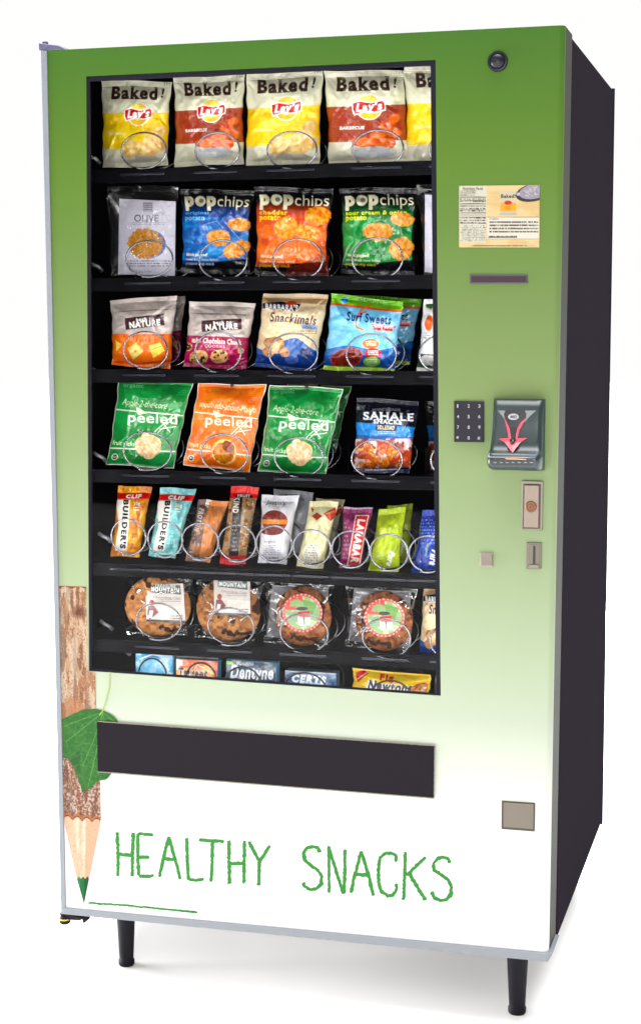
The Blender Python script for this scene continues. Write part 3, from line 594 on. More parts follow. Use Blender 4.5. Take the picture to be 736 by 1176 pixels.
def accpoly(name, q, m, lift=.0015, thick=.002, sub=1):
    a = np.array(on_acc(q, lift)); n = len(a); b = a + [0, thick, 0]; return mesh(name, list(a) + list(b), [tuple(range(n))] + [(i, (i + 1) % n, n + (i + 1) % n, n + i) for i in range(n)], m, ba)
red_m = mat('red_arrow_lens', (206, 60, 80), rough=.3, spec=.5, coat=.3, bump=.1); grey_m = mat('grey_arrow_wing', (108, 112, 114), rough=.4, bump=.1); blk = mat('gloss_black', (20, 22, 28), rough=.25, spec=.5, bump=.05); amber = mat('amber_lens', (240, 170, 110), rough=.3, bump=.1)
accpoly('arrow_wing', [(303, 154), (345, 154), (336, 172), (352, 222), (332, 192)], grey_m); accpoly('arrow_wing', [(455, 154), (518, 154), (482, 186), (452, 222), (462, 172)], grey_m)
accpoly('arrow_backing', [(345, 156), (455, 156), (463, 172), (460, 196), (418, 250), (404, 320), (372, 322), (368, 255), (340, 196), (337, 172)], blk, .0018)
accpoly('arrow_shaft', [(338, 196), (352, 222), (368, 255), (376, 300), (377, 316), (362, 316), (360, 285), (350, 240)], red_m, .0022)
accpoly('arrow_shaft', [(462, 196), (446, 222), (424, 262), (414, 302), (411, 316), (402, 316), (404, 296), (412, 256), (432, 220)], red_m, .0022)
accpoly('arrow_head', [(307, 313), (362, 309), (368, 326), (384, 342), (404, 326), (410, 310), (470, 309), (432, 330), (384, 392), (340, 332)], red_m, .0022)
accpoly('arrow_tip', [(362, 346), (384, 352), (408, 344), (384, 386)], amber, .0027)
lens = np.array(on_acc([(384, 326)], .003))[0]; lathe('sensor_lens', lens, [(.0001, -.0035), (.003, -.003), (.0045, -.001), (.005, .001)], 'y', blk, ba, 20)
a_ = np.linspace(0, 2 * math.pi, 25)[:-1]; accpoly('logo_badge', [(390 + 30 * math.cos(t), 189 + 18 * math.sin(t)) for t in a_], white_ink, .003)
text_mesh('badge_lettering', 'MEI', *px('P', [(372, 197)])[0], 3.2, -.0345, mat('dark_ink', (46, 50, 66), rough=.6, bump=.05), ba, .03, w=7.6)
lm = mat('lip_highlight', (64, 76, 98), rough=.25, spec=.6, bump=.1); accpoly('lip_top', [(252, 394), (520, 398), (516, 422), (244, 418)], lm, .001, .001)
sl = accpoly('note_slot', [(260, 430), (500, 434), (500, 464), (262, 460)], blk, .0016, .001)
for k in range(7): x = 278 + k * 34; accpoly('slot_rib', [(x, 443), (x + 18, 443.5), (x + 18, 450), (x, 449.5)], grey_m, .003, .0015)
accpoly('glow_strip', [(345, 424), (462, 427), (462, 431), (345, 428)], amber, .0022, .001)
# lock
lk = pxplate('lock_plate', px('P', [(438, 549), (557, 553), (554, 830), (434, 828)]), -.003, .003, steel, VM, .001)
pxplate('lock_recess', px('P', [(446, 566), (545, 568), (541, 822), (442, 820)]), -.0034, .002, mat('lock_gap', (70, 52, 44), rough=.6, bump=.2), lk)
pxplate('lock_handle', px('P', [(453, 574), (534, 576), (531, 815), (449, 813)]), -.0065, .002, mat('handle_metal', (122, 110, 100), rough=.36, metal=.7, bump=.5, bscale=60, vary=.12), lk, .001)
c = at(*px('P', [(489, 696)])[0], -.0068); cop = mat('copper_lock', (112, 74, 54), rough=.4, metal=.7, bump=.3)
lathe('lock_barrel', c, [(.0102, .002), (.0102, -.0015), (.009, -.0025), (.0072, -.0025), (.0068, -.0012), (.0045, -.0012), (.0043, -.003), (.0022, -.003), (.002, -.0008), (.0001, -.0008)], 'y', cop, lk)
# coin slot
ck = pxplate('coin_slot', px('P', [(464, 898), (549, 900), (546, 1050), (461, 1048)]), -.003, .003, mat('coin_plate', (98, 94, 80), rough=.4, metal=.6, bump=.2), VM, .001)
pxplate('coin_recess', px('P', [(474, 908), (538, 910), (536, 1022), (472, 1020)]), -.0036, .001, mat('coin_inner', (98, 90, 80), rough=.4, metal=.6, bump=.2), ck, .0006)
pxplate('coin_mouth', px('P', [(501, 918), (514, 918), (513, 1020), (500, 1019)]), -.0042, .001, mat('coin_dark', (26, 22, 24), rough=.6, bump=.1), ck)
pxplate('coin_chute', px('P', [(482, 1024), (530, 1024), (538, 1044), (472, 1043)]), -.006, .001, steel, ck, .0006)
# return button, coin return cup, round camera-like eye
pb = pxplate('return_button', px('P', [(200, 955), (277, 957), (275, 1038), (198, 1036)]), -.003, .002, mat('button_bezel', (136, 128, 110), rough=.45, metal=.5, bump=.2), VM, .0008)
pxplate('button_cap', px('P', [(206, 966), (270, 967), (269, 1028), (205, 1027)]), -.007, .001, mat('button_metal', (112, 103, 96), rough=.3, metal=.7, bump=.2), pb, .0012)
FR['R'] = (540, 880, 3.755)
cr_ = pxplate('coin_return', px('R', [(135, 151), (279, 161), (277, 284), (134, 273)]), -.002, .003, mat('return_rim', (62, 56, 46), rough=.5, metal=.3, bump=.2), VM, .0008)
pxplate('return_flap', px('R', [(143, 158), (273, 167), (272, 274), (143, 264)]), -.0055, .001, mat('worn_steel_flap', (98, 91, 82), rough=.42, metal=.5, bump=.5, bscale=40, vary=.15), cr_, .001)
c = at(571.5, 70, 0); eye = lathe('round_eye', c, [(.0178, .003), (.0178, -.002), (.0165, -.0045), (.0140, -.005), (.0130, -.0035), (.0128, -.004)] + [(.0128 * math.cos(t), -.004 - .008 * math.sin(t)) for t in np.linspace(.1, 1.54, 9)], 'y', mat('dark_glass_eye', (24, 25, 32), rough=.35, spec=.25, coat=0, bump=.03), VM)
# ------------------------------------------------------------------ legs and hinges
def leg(x, yd, ztop, r=.021):
    l = lathe('leg', (x, yd, 0), [(r * .66, .0), (r * .76, .003), (r * .77, .011), (r * .68, .015), (r * .70, .022), (r * .98, ztop - .03), (r * 1.06, ztop)], 'z', rubber, VM, 28); return l
zb = float(cf[2][2])
p1 = at(145, 1103, .13); p2 = at(593.5, 1155, .11)
leg(float(at(145, 1080, .12)[0]), .12, zb + .03, .0212); leg(float(at(594, 1130, .09)[0]), .09, zb + .03, .0225)
leg(float(at(145, 1080, .12)[0]), .80, zb + .03); leg(float(at(594, 1130, .12)[0]), .80, zb + .03)
t = at(44, 56, .0)
h = hexa('top_hinge', [at(44, 48.5, .0), at(67, 51, .0), at(80, 57.3, .0), at(44.5, 58.0, .0)], [atY(p, .10) for p in (at(44, 48.5, .0), at(67, 51, .0), at(80, 57.3, .0), at(44.5, 58.0, .0))], hinge_m, VM, .002)
lathe('hinge_pin', at(52, 52, .014), [(.006, -.012), (.006, .005), (.005, .0075)], 'z', hinge_m, h, 16)
h2 = hexa('bottom_hinge', [at(68, 1046.5, .0) + [0, 0, -.004], at(96, 1052.5, .0) + [0, 0, -.004], at(92, 1057.5, .0) + [0, 0, -.001], at(70, 1057, .0)], [atY(p, .10) for p in (at(68, 1046.5, .0) + [0, 0, -.004], at(96, 1052.5, .0) + [0, 0, -.004], at(92, 1057.5, .0) + [0, 0, -.001], at(70, 1057, .0))], rubber, VM, .002)
c = at(74.5, 1058, .006); lathe('hinge_bush', c, [(.007, -.006), (.011, -.003), (.011, .003)], 'z', rubber, h2, 18)
lathe('hinge_washer', c + [0, 0, .0032], [(.0118, 0), (.0118, .0028)], 'z', brass, h2, 18)
lathe('hinge_pin', c + [0, 0, .006], [(.009, 0), (.009, .005), (.006, .0085), (.004, .010)], 'z', rubber, h2, 16)
pxplate('hinge_finger', [(93, 1053), (98, 1053), (97.5, 1060.5), (95.5, 1061)], .004, .03, rubber, h2, .001)
# ------------------------------------------------------------------ snacks, shelf by shelf
TOP = 'potato chip bags on the top shelf'
def chips(kind):
    A = Art([(92, 112), (376, 122), (365, 455), (95, 462)], base=(205, 203, 178))
    A.grad(0, .4, (206, 203, 182), (214, 214, 186)); m = A.Y > 240
    base = (245, 196, 46) if kind == 'y' else (150, 58, 38)
    A.put((A.Y > 244) & (A.Y < (386 if kind == 'y' else 372)), base)
    if kind == 'y': A.put((A.Y > 300) & (A.Y < 386) & (A.U < .5), (248, 206, 70), .6)
    A.put(A.Y >= (386 if kind == 'y' else 372), (206, 204, 182))
    A.text('Baked', 134, 139, 320, 192, (58, 40, 32), ang=2, bold=.045, serif=True, arch=.0); A.text('!', 336, 146, 346, 186, (58, 40, 32), ang=10, bold=.03)
    A.text('TM', 340, 124, 368, 134, (90, 80, 70))
    A.ell(243, 250, 46, 46, (240, 236, 224)); A.ell(243, 250, 42, 42, (246, 190, 60)); A.ell(238, 236, 34, 26, (250, 214, 100))
    A.poly([(184, 230), (214, 224), (250, 232), (296, 224), (302, 232), (300, 264), (262, 272), (226, 268), (190, 278), (184, 262)], (236, 232, 226))
    A.poly([(188, 234), (214, 229), (250, 237), (292, 229), (297, 236), (296, 260), (262, 267), (226, 263), (194, 272), (188, 258)], (192, 30, 36))
    A.text("Lay's", 196, 232, 290, 272, (250, 250, 250), ang=-3, bold=.045, shear=.25)
    if kind == 'y':
        A.text('ORIGINAL', 120, 320, 190, 330, (250, 236, 180), bold=.03)
        for k, (x, y, rx, ry, an) in enumerate(((330, 320, 26, 22, -40), (300, 350, 40, 22, -10), (230, 375, 44, 24, 12), (290, 392, 46, 22, -6), (210, 400, 34, 18, 10), (335, 372, 24, 26, 50))): A.chip(x, y, rx, ry, (236, 208, 146), (206, 164, 96), an, k, .06)
        A.ell(260, 425, 60, 12, (190, 186, 170), wob=.6)
    else:
        A.text('BARBECUE', 136, 316, 222, 328, (246, 238, 226), bold=.04)
        for k, (x, y, rx, ry, an) in enumerate(((310, 305, 40, 18, -30), (275, 345, 38, 16, -12), (322, 340, 32, 18, 20), (225, 375, 52, 18, 6), (285, 380, 44, 20, -4))): A.chip(x, y, rx, ry, (226, 120, 52), (178, 68, 28), an, k, .06)
        A.ell(250, 410, 76, 20, (176, 178, 182), wob=.5); A.ell(220, 418, 40, 12, (204, 206, 208), wob=.6)
    return A
cy, cb_ = chips('y'), chips('b')
T1 = [(cy, [(116, 91.5), (197.5, 93), (193, 190), (117.5, 192.5)], 'yellow banded baked potato chip bag, leftmost on the top shelf', 31),
      (cb_, [(199, 88.5), (281, 85.5), (280.5, 187.5), (200.5, 191)], 'brown banded barbecue chip bag, second from the left on the top shelf', 32),
      (cy, [(282.5, 85), (371.5, 79.5), (367.5, 188.5), (282, 190.5)], 'yellow banded chip bag standing between the two brown banded ones on the top shelf', 33),
      (cb_, [(371.5, 80.5), (465, 80), (470.5, 187), (377, 191.5)], 'brown banded barbecue chip bag, fourth from the left on the top shelf', 34),
      (cy, [(463.5, 76), (556, 73), (560, 187), (467, 190.5)], 'yellow banded chip bag cut off by the window edge, right end of top shelf', 35)]
for a, q, lb, sd in T1: pack('chip_bag', lb, 'chip bag', a, q, T=.034, seed=sd, parent_group=TOP, Y=.174, gain=1.05)
# shelf two
G2 = 'snack bags on the second shelf'
def sheet(name, q, Y, lean, art, m, parent, bulge=0, gain=1.0, seed=1, wr=.0006):
    A = art.done(gain); nv, nu = A.shape[:2]; c = [at(*q[0], Y + lean), at(*q[1], Y + lean), at(*q[2], Y), at(*q[3], Y)]; P = qgrid(c, nu, nv); U, V = np.meshgrid(np.linspace(0, 1, nu), np.linspace(0, 1, nv))
    d = C_ - sum(c) / 4; d /= np.linalg.norm(d); h = bulge * (np.sin(math.pi * U) * np.sin(math.pi * V)) ** .7 + (fbm(U * 4 + seed, V * 5) - .5) * wr * 6 + ridges(U, V, np.random.RandomState(seed), 8, wr)
    return grids(name, [(P + h[..., None] * d, A)], m, parent)
def film_skin(quad, Y, lean, T, seed, parent, name='clear_wrapper', m=None, nu=90, nv=110, **kw):
    P, Fr, Bk, q = pillow(quad, Y, lean, T, nu, nv, seed, **{**dict(seal=(.07, .05), crease=46, amp=.0035), **kw}); k = np.full(Fr.shape, .8); return grids(name, [(Fr, k)], m or clear_film, parent)
def olive(quad, card, lb, sd, dx=0):
    base = at((quad[2][0] + quad[3][0]) / 2, quad[2][1], .175); root = empty('cracker_bag', base, lb, 'cracker bag', G2)
    A = Art([(165, 97), (392, 108), (388, 408), (160, 402)], base=(192, 190, 203))
    A.rect(260, 112, 300, 150, (170, 166, 176)); A.lines(262, 114, 298, 148, 4, (120, 116, 128), dens=.8); A.text('OLIVE', 226, 162, 322, 190, (52, 46, 56), bold=.0, serif=True); A.lines(210, 192, 350, 206, 2, (150, 146, 160), dens=.7)
    A.ell(282, 280, 70, 58, (70, 96, 150)); A.chip(270, 278, 70, 61, (206, 150, 74), (172, 112, 46), 0, 2, .16); rr = A.em(270, 278, 68, 59)
    A.put((rr < .95) & (fbm(A.X * .3, A.Y * .3, 3) > .64), (120, 78, 34)); A.lines(200, 345, 370, 375, 3, (110, 106, 120), dens=.7, seed=4); A.text('cracker', 220, 382, 300, 394, (140, 136, 150))
    P, Fr, Bk, q = pillow(quad, .178, .018, .028, 60, 60, sd); grids('inner_pouch', [(Bk + 0, np.full(Bk.shape, .012))], foil, root)
    sheet('printed_card', card, .158, .018, A, foil, root, bulge=.006, seed=sd, wr=.0009)
    film_skin(quad, .166, .018, .03, sd, root, m=soft_film, crease=26, amp=.002); return root
olive([(121, 212), (205, 213), (204, 318), (127, 317)], px('C', [(165, 97), (392, 108), (388, 408), (160, 402)]), 'clear bag with white card and round cracker picture, left end of second shelf', 41)
olive([(477, 210), (562, 211), (566, 319), (486, 318)], [(488, 223), (553, 226), (553, 318), (487.5, 312)], 'clear bag with a white card cut off by the right window edge, second shelf', 42)
def pop(kind):
    # drawn in the left bag's own units, then reused
    A = Art([(410, 62), (707, 66), (697, 400), (412, 396)], base=(14, 14, 20)); x0 = {'b': 0, 'o': 0, 'g': 0}[kind]
    c0, c1 = {'b': ((16, 74, 150), (22, 132, 196)), 'o': ((196, 74, 18), (232, 118, 24)), 'g': ((14, 96, 44), (24, 138, 60))}[kind]
    A.grad(.30, .86, c0, c1)
    n = fbm(A.X * .02 + ord(kind), A.Y * .03); A.put((n > .56) & (A.V > .3) & (A.V < .9), c1, .7); A.put((n < .4) & (A.V > .3), c0, .7)
    A.grad(.16, .34, (12, 12, 18), c0, A.V < .34); A.grad(.84, .93, c0, (10, 10, 16)); A.band(0, .16, (12, 12, 18)); A.band(.93, 1, (10, 10, 16))
    A.put(A.V > .90 - .09 * A.U, (12, 12, 18)); A.put((A.U > .955) | (A.U < .02), (12, 12, 16))
    if kind == 'o': A.put(A.V * .65 + A.U * .35 + n * .3 > .93, (120, 38, 12), .6)
    A.text('HERO OPINION', 424, 72, 500, 80, (90, 84, 92))
    w = (226, 222, 190)
    A.text('pop', 428, 92, 556, 150, w, bold=.06); A.text('chips', 562, 90, 690, 146, w, bold=-.004)
    A.ell(496, 112, 18, 18, w); A.ell(496, 112, 10, 9, (120, 118, 110)) 
    two = {'b': ('original', 'potato', (108, 178, 232)), 'o': ('cheddar', 'potato', (250, 206, 60)), 'g': ('sour cream & onion', 'potato', (214, 218, 60))}[kind]
    wd = {'b': 96, 'o': 108, 'g': 236}[kind]; A.text(two[0], 428, 152, 428 + wd, 168, two[2], bold=.03); A.text(two[1], 428, 170, 428 + 82, 194, two[2], bold=.03)
    sets = {'b': ((655, 202, 52, 25, 4), (566, 254, 50, 32, 0), (640, 300, 56, 34, -22)), 'o': ((650, 170, 52, 36, -5), (530, 215, 48, 40, -20), (610, 235, 50, 34, 10)), 'g': ((650, 186, 46, 26, 8), (556, 232, 58, 34, 0), (648, 296, 48, 42, -20))}[kind]
    for k, (x, y, rx, ry, an) in enumerate(sets): A.chip(x, y, rx, ry, {'b': (236, 172, 90), 'o': (248, 178, 60), 'g': (232, 170, 92)}[kind], {'b': (190, 112, 40), 'o': (222, 112, 24), 'g': (186, 110, 44)}[kind], an, k + 3, .12)
    if kind == 'b': A.line([(590, 190), (620, 225), (655, 262)], 2.5, (190, 214, 236), .5); A.line([(505, 205), (560, 190), (585, 215)], 3, (150, 190, 226), .5)
    A.text('think popped!', 432, 314, 520, 330, w, bold=.04); A.text('never fried, never baked.', 432, 334, 566, 346, w, bold=.0); A.text('popped chip snack', 432, 350, 548, 364, two[2] if kind != 'b' else (200, 214, 230), bold=.0)
    return A
for k, q, lb, sd in (('b', [(206.5, 216), (291.5, 218), (288, 315), (208, 313.5)], 'blue popped chip bag reading original potato, second shelf', 44),
                     ('o', [(291.8, 213.5), (384, 216), (377, 319), (292.5, 316)], 'orange popped chip bag reading cheddar potato, second shelf', 45),
                     ('g', [(390, 215.5), (481, 214.5), (476, 317), (391.5, 314.5)], 'green popped chip bag reading sour cream and onion, second shelf', 46)):
    pack('popped_chip_bag', lb, 'chip bag', pop(k), q, T=.032, seed=sd, parent_group=G2, Y=.174, gain=1.0)
# shelf three
G3 = 'cookie and sweet bags on the third shelf'
def nature(kind):
    A = Art([(128, 68), (400, 48), (370, 345), (135, 330)], base=(196, 184, 178)); A.V = A.V
    c = (236, 116, 38) if kind == 'o' else (156, 22, 78); n = fbm(A.X * .03, A.Y * .03); A.put(n > .55, (208, 198, 192), .5)
    A.put(A.V > .52, c); A.put((A.V > .52) & (n > .55), (246, 136, 52) if kind == 'o' else (170, 34, 90), .6)
    A.lines(150, 108, 378, 116, 1, (130, 110, 100), ang=-3, dens=.9); A.poly([(184, 142), (344, 122), (350, 168), (190, 188)], (66, 38, 42)); A.text('back to', 232, 138, 306, 150, (240, 236, 230), ang=-6, bold=.04); A.text('NATURE', 204, 150, 332, 176, (244, 240, 236), ang=-6, bold=.05)
    if kind == 'o':
        A.text('Crispy Cheese', 180, 204, 350, 218, (190, 70, 30), ang=-2, bold=.02, serif=True); A.text('CRACKERS', 218, 222, 312, 234, (180, 66, 26), bold=.02)
        A.poly([(196, 262), (232, 236), (262, 272), (220, 306)], (246, 206, 110)); A.poly([(205, 264), (231, 246), (252, 272), (221, 296)], (250, 220, 140)); A.ell(228, 272, 5, 5, (214, 160, 60))
        A.poly([(284, 250), (330, 238), (350, 270), (300, 300)], (244, 208, 96)); A.line([(286, 270), (340, 250)], 5, (150, 160, 60)); A.poly([(146, 228), (172, 248), (150, 274)], (246, 204, 100)); A.line([(150, 318), (260, 322), (370, 310)], 9, (206, 74, 26))
    else:
        A.text('mini Chocolate Chunk', 155, 212, 352, 234, (240, 226, 220), ang=1, bold=.035, serif=True); A.text('COOKIES', 206, 238, 286, 250, (232, 200, 206), bold=.02)
        for k, (x, y, r) in enumerate(((188, 292, 34), (266, 286, 34), (138, 250, 18), (350, 262, 14))):
            A.chip(x, y, r, r * .88, (236, 196, 140), (206, 150, 92), 0, k, .15); rr = A.em(x, y, r, r * .88); A.put((rr < .88) & (fbm(A.X * .11 + k, A.Y * .11, 2) > .60), (66, 36, 28))
    return A
pack('cracker_bag', 'orange and beige bag of cheese crackers, left end of the third shelf', 'cracker bag', nature('o'), [(126.5, 344.5), (204, 338.7), (196, 424), (128.5, 419)], seed=51, T=.03, parent_group=G3)
pack('cookie_bag', 'magenta and beige bag of mini chocolate chunk cookies, third shelf', 'cookie bag', nature('m'), [(217.5, 345.5), (294, 347.8), (283, 424), (210.5, 421)], seed=52, T=.03, parent_group=G3)
pack('cookie_bag', 'plain beige bag standing behind the orange and beige cracker bag, third shelf', 'cookie bag', nature('m'), [(145, 343), (213, 340), (207, 415), (150, 415)], seed=53, T=.02, Y=.245, parent_group=G3, gain=.7)  # copy with its colours dimmed for the shade behind the front bag
A = Art([(40, 38), (295, 42), (242, 342), (5, 318)], base=(214, 190, 154)); n = fbm(A.X * .02, A.Y * .03); A.put(n > .5, (226, 206, 172), .6); A.put(A.V < .13, (176, 144, 104)); A.put(A.V < .05, (196, 178, 150))
A.poly([(38, 76), (110, 68), (146, 78), (188, 80), (170, 108), (36, 96)], (22, 30, 66)); A.ell(150, 78, 22, 10, (190, 70, 40)); A.text("BARBARA'S", 48, 80, 176, 104, (240, 236, 230), ang=4, bold=.04, serif=True)
A.text('Snackimals', 64, 116, 248, 154, (74, 52, 72), ang=5, bold=.03, shear=.2); A.rect(186, 158, 252, 176, (140, 160, 190), 4); A.text('VANILLA', 192, 162, 246, 173, (60, 76, 120), 4, .02)
A.put(A.Y > 232 + 26 * np.sin(A.X * .03), (62, 100, 168)); A.put(A.Y > 262 + 10 * np.sin(A.X * .05), (30, 62, 136)); A.ell(110, 180, 90, 34, (232, 214, 176), wob=.4)
for k, (x, y, rx, ry, an) in enumerate(((86, 236, 36, 34, 20), (58, 226, 16, 18, 0), (124, 262, 20, 18, 0), (60, 262, 22, 20, 0))): A.chip(x, y, rx, ry, (206, 158, 110), (150, 96, 60), an, k, .1)
A.chip(84, 240, 22, 20, (232, 204, 160), (206, 164, 116), 0, 2); A.chip(206, 262, 20, 24, (60, 74, 120), (30, 40, 80), 0, 5); A.ell(150, 290, 26, 16, (70, 96, 170)); A.lines(150, 180, 250, 196, 2, (150, 120, 100)); A.text('NET 2 OZ', 228, 92, 272, 100, (120, 90, 60))
snk = A
pack('animal_cookie_bag', 'tan bag over dark blue, reading Snackimals, third shelf', 'cookie bag', snk, [(302, 336.5), (378, 337.8), (362.5, 428.5), (291.5, 420.5)], seed=54, T=.03, parent_group=G3)
A = Art([(302, 38), (580, 72), (545, 342), (270, 330)], base=(118, 190, 230)); n = fbm(A.X * .02, A.Y * .02); A.put(n > .52, (150, 208, 240), .6)
A.put(A.V < .14, (112, 184, 52)); A.put((A.V > .125) & (A.V < .155), (226, 92, 50)); A.ell(352, 66, 14, 12, (40, 130, 190)); A.text('All Natural!', 404, 58, 500, 76, (40, 66, 30), ang=6, bold=.03)
A.put((A.Y > 238 + .02 * A.X + 8 * np.sin(A.X * .03)), (40, 106, 178)); A.put((A.Y > 270 + 6 * np.sin(A.X * .05)), (24, 76, 150)); A.line([(455, 84), (420, 100), (398, 140), (400, 168), (425, 178)], 7, (226, 120, 60)); A.line([(440, 110), (404, 120)], 5, (226, 90, 60))
A.text('Surf Sweets', 362, 116, 534, 152, (34, 40, 90), ang=5, bold=.035); A.poly([(458, 154), (500, 158), (556, 166), (540, 184), (470, 180)], (206, 40, 50)); A.text('gummy worms', 464, 160, 546, 178, (250, 240, 236), ang=6, bold=.02)
for x, y, c in ((455, 231, (232, 120, 50)), (462, 267, (214, 50, 70)), (458, 300, (120, 190, 70))): A.ell(x, y, 32, 19, c); A.lines(x - 20, y - 10, x + 20, y + 10, 3, (245, 240, 230), dens=.8)
A.ell(362, 284, 62, 38, (170, 40, 36), ang=-14); A.chip(362, 284, 55, 33, (150, 48, 34), (70, 20, 20), -14, 4, .3); A.put(A.V > .945, (160, 200, 60)); surf = A
pack('gummy_candy_bag', 'front blue and lime gummy candy bag reading Surf Sweets, third shelf', 'candy bag', surf, [(380, 336.5), (463.5, 346.5), (453.5, 428), (370.5, 424)], seed=55, T=.03, parent_group=G3)
pack('gummy_candy_bag', 'second blue and lime candy bag showing behind the front one, third shelf', 'candy bag', surf, [(398, 338), (484.5, 343), (471, 419), (392, 417)], seed=56, T=.02, Y=.245, parent_group=G3, gain=.75)  # same print, darkened to stand for shade at the rear
A = Art([(0, 0), (200, 0), (200, 200), (0, 200)], base=(222, 222, 222)); A.ell(26, 66, 14, 22, (202, 92, 40)); A.poly([(8, 12), (40, 14), (30, 28), (14, 24)], (50, 92, 40)); A.lines(10, 90, 60, 110, 3, (150, 150, 150)); A.put(A.V > .74, (50, 60, 52)); A.ell(40, 165, 30, 14, (190, 190, 190), wob=.5); A.put(A.V > .93, (200, 200, 198))
pack('snack_bag', 'white bag with an orange dot and green leaf cut off by the window, third shelf', 'snack bag', A, [(486, 343.5), (552, 345), (548, 431), (478, 427)], seed=57, T=.026, parent_group=G3)
# shelf four
G4 = 'pouches on the fourth shelf'
def peeled(kind):
    A = Art([(162, 35), (462, 48), (385, 395), (112, 380)], base=(22, 128, 56) if kind == 'g' else (228, 116, 28)); d, l = ((14, 104, 44), (40, 150, 74)) if kind == 'g' else ((206, 92, 16), (240, 140, 50)); w = (226, 230, 214)
    n = fbm(A.X * .02, A.Y * .02); A.put(n > .55, l, .5); A.put(n < .42, d, .5)
    for a, b in (((162, 35), (112, 380)), ((462, 48), (385, 395)), ((112, 380), (385, 395)), ((152, 158), (440, 184)), ((126, 312), (396, 326)), ((162, 35), (462, 48))): A.line([a, b], 7 if a != (152, 158) and a != (126, 312) else 4.5, w)
    A.ell(312, 46, 8, 7, (12, 30, 20)); A.text('organic', 182, 52, 264, 74, l if kind == 'o' else (96, 180, 120), ang=2, bold=.01); A.text('dried fruit', 184, 78, 250, 86, l, ang=2); A.lines(400, 72, 440, 106, 4, l)
    A.text('Apple-2-the-core' if kind == 'g' else 'much-ado-about-Mango', 172, 122, 360 if kind == 'g' else 420, 156, (196, 224, 180), ang=6, shear=.3)
    A.text('peeled', 198, 172, 400, 226, (228, 234, 216), ang=3, bold=.012); A.text('SNACKS', 236, 222, 330, 232, l, ang=4)
    A.poly([(232, 148), (280, 172), (240, 180)], (226, 226, 190)); A.line([(305, 250), (385, 180)], 4, (220, 230, 210)); A.line([(318, 254), (402, 176)], 3, (220, 230, 210)); A.line([(340, 210), (370, 246)], 4, (220, 230, 210)); A.line([(330, 236), (395, 226)], 3, w)
    A.text('fruit picks', 134, 284, 226, 308, (196, 224, 180), ang=5, bold=.01)
    if kind == 'g':
        for k, (x, y, r) in enumerate(((258, 296, 30), (306, 296, 30), (284, 326, 30), (272, 270, 20))): A.ell(x, y, r, r, (226, 196, 150))
        A.chip(282, 306, 52, 46, (238, 214, 178), (204, 160, 112), 0, 3, .12)
    else: A.ell(282, 318, 52, 52, (240, 190, 110)); A.chip(280, 322, 44, 42, (222, 148, 52), (170, 90, 30), 0, 5, .1); A.chip(300, 296, 28, 22, (150, 70, 36), (110, 44, 24), 30, 2)
    A.ell(146, 348, 13, 13, (220, 222, 210)); A.ell(146, 348, 10, 10, (30, 50, 36)); A.text('USDA', 138, 344, 154, 351, w)
    return A
pg_, po_ = peeled('g'), peeled('o')
for a, q, Y, sd, lb, g_ in ((pg_, [(136, 435), (222, 438.7), (200, 538), (122, 533.5)], .172, 61, 'green dried apple pouch at the left end of the fourth shelf', 1.), (po_, [(227.5, 440), (306, 441.5), (287, 543), (210, 533.5)], .172, 62, 'orange dried mango pouch, fourth shelf', 1.),
                        (pg_, [(309.5, 441.5), (394.6, 446), (374, 545.5), (296, 541.5)], .172, 63, 'green dried apple pouch just right of the orange pouch, fourth shelf', 1.), (pg_, [(330, 440), (403.5, 443.5), (386, 520), (318, 520)], .24, 64, 'green pouch edge peeping out behind another green pouch, fourth shelf', .55)):  # the rear pouch's print is darkened for shade
    pack('dried_fruit_pouch', lb, 'snack pouch', a, q, T=.02 if Y < .2 else .014, seed=sd, parent_group=G4, Y=Y, seal=(.045, .03), amp=.0012, gain=g_, m=matte_print if 0 else foil, body='pouch')
A = Art([(398, 95), (645, 112), (602, 392), (385, 384)], base=(12, 14, 30)); A.text('HAND MADE', 462, 140, 570, 150, (130, 130, 140)); A.ell(524, 146, 9, 9, (120, 120, 130)); A.text('SAHALE', 424, 156, 622, 186, (216, 220, 226), ang=2, bold=.03, serif=True); A.text('SNACKS', 464, 184, 574, 200, (216, 220, 226), ang=2, bold=.03, serif=True)
A.poly([(396, 192), (640, 214), (628, 250), (392, 240)], (30, 124, 196)); A.poly([(392, 240), (628, 250), (627, 262), (392, 254)], (20, 84, 150)); A.rect(472, 200, 556, 228, (30, 52, 88), 3); A.text('SOLEDAD', 480, 206, 548, 222, (214, 200, 160), 3, .04); A.lines(480, 228, 550, 242, 2, (160, 190, 220))
A.put((A.Y > 256) & (A.Y < 372), (140, 60, 50)); r0 = np.random.RandomState(3)
A.put((A.Y > 256) & (fbm(A.X * .05, A.Y * .05) > .55), (206, 190, 190))
for k in range(46): x, y = r0.uniform(398, 605), r0.uniform(272, 366); A.chip(x, y, 17, 12, [(232, 150, 60), (206, 110, 40), (240, 190, 120), (190, 60, 50)][k % 4 if x < 590 else 3], (150, 70, 26), r0.uniform(0, 180), k, .2)
A.put(A.Y > 368, (18, 26, 60)); A.lines(430, 372, 560, 382, 1, (180, 180, 200)); sah = A
pack('nut_mix_pouch', 'dark blue nut mix pouch with a bright blue band, fourth shelf', 'snack pouch', sah, [(409, 456), (482, 460.5), (470, 544), (405.5, 542)], seed=65, T=.028, parent_group=G4)
pack('nut_mix_pouch', 'dark nut mix pouch mostly cut off by the right window edge, fourth shelf', 'snack pouch', sah, [(487, 460), (560, 463), (549, 546), (493, 544)], seed=66, T=.016, Y=.26, parent_group=G4, gain=.35)  # same print, dimmed in colour for the dark further back
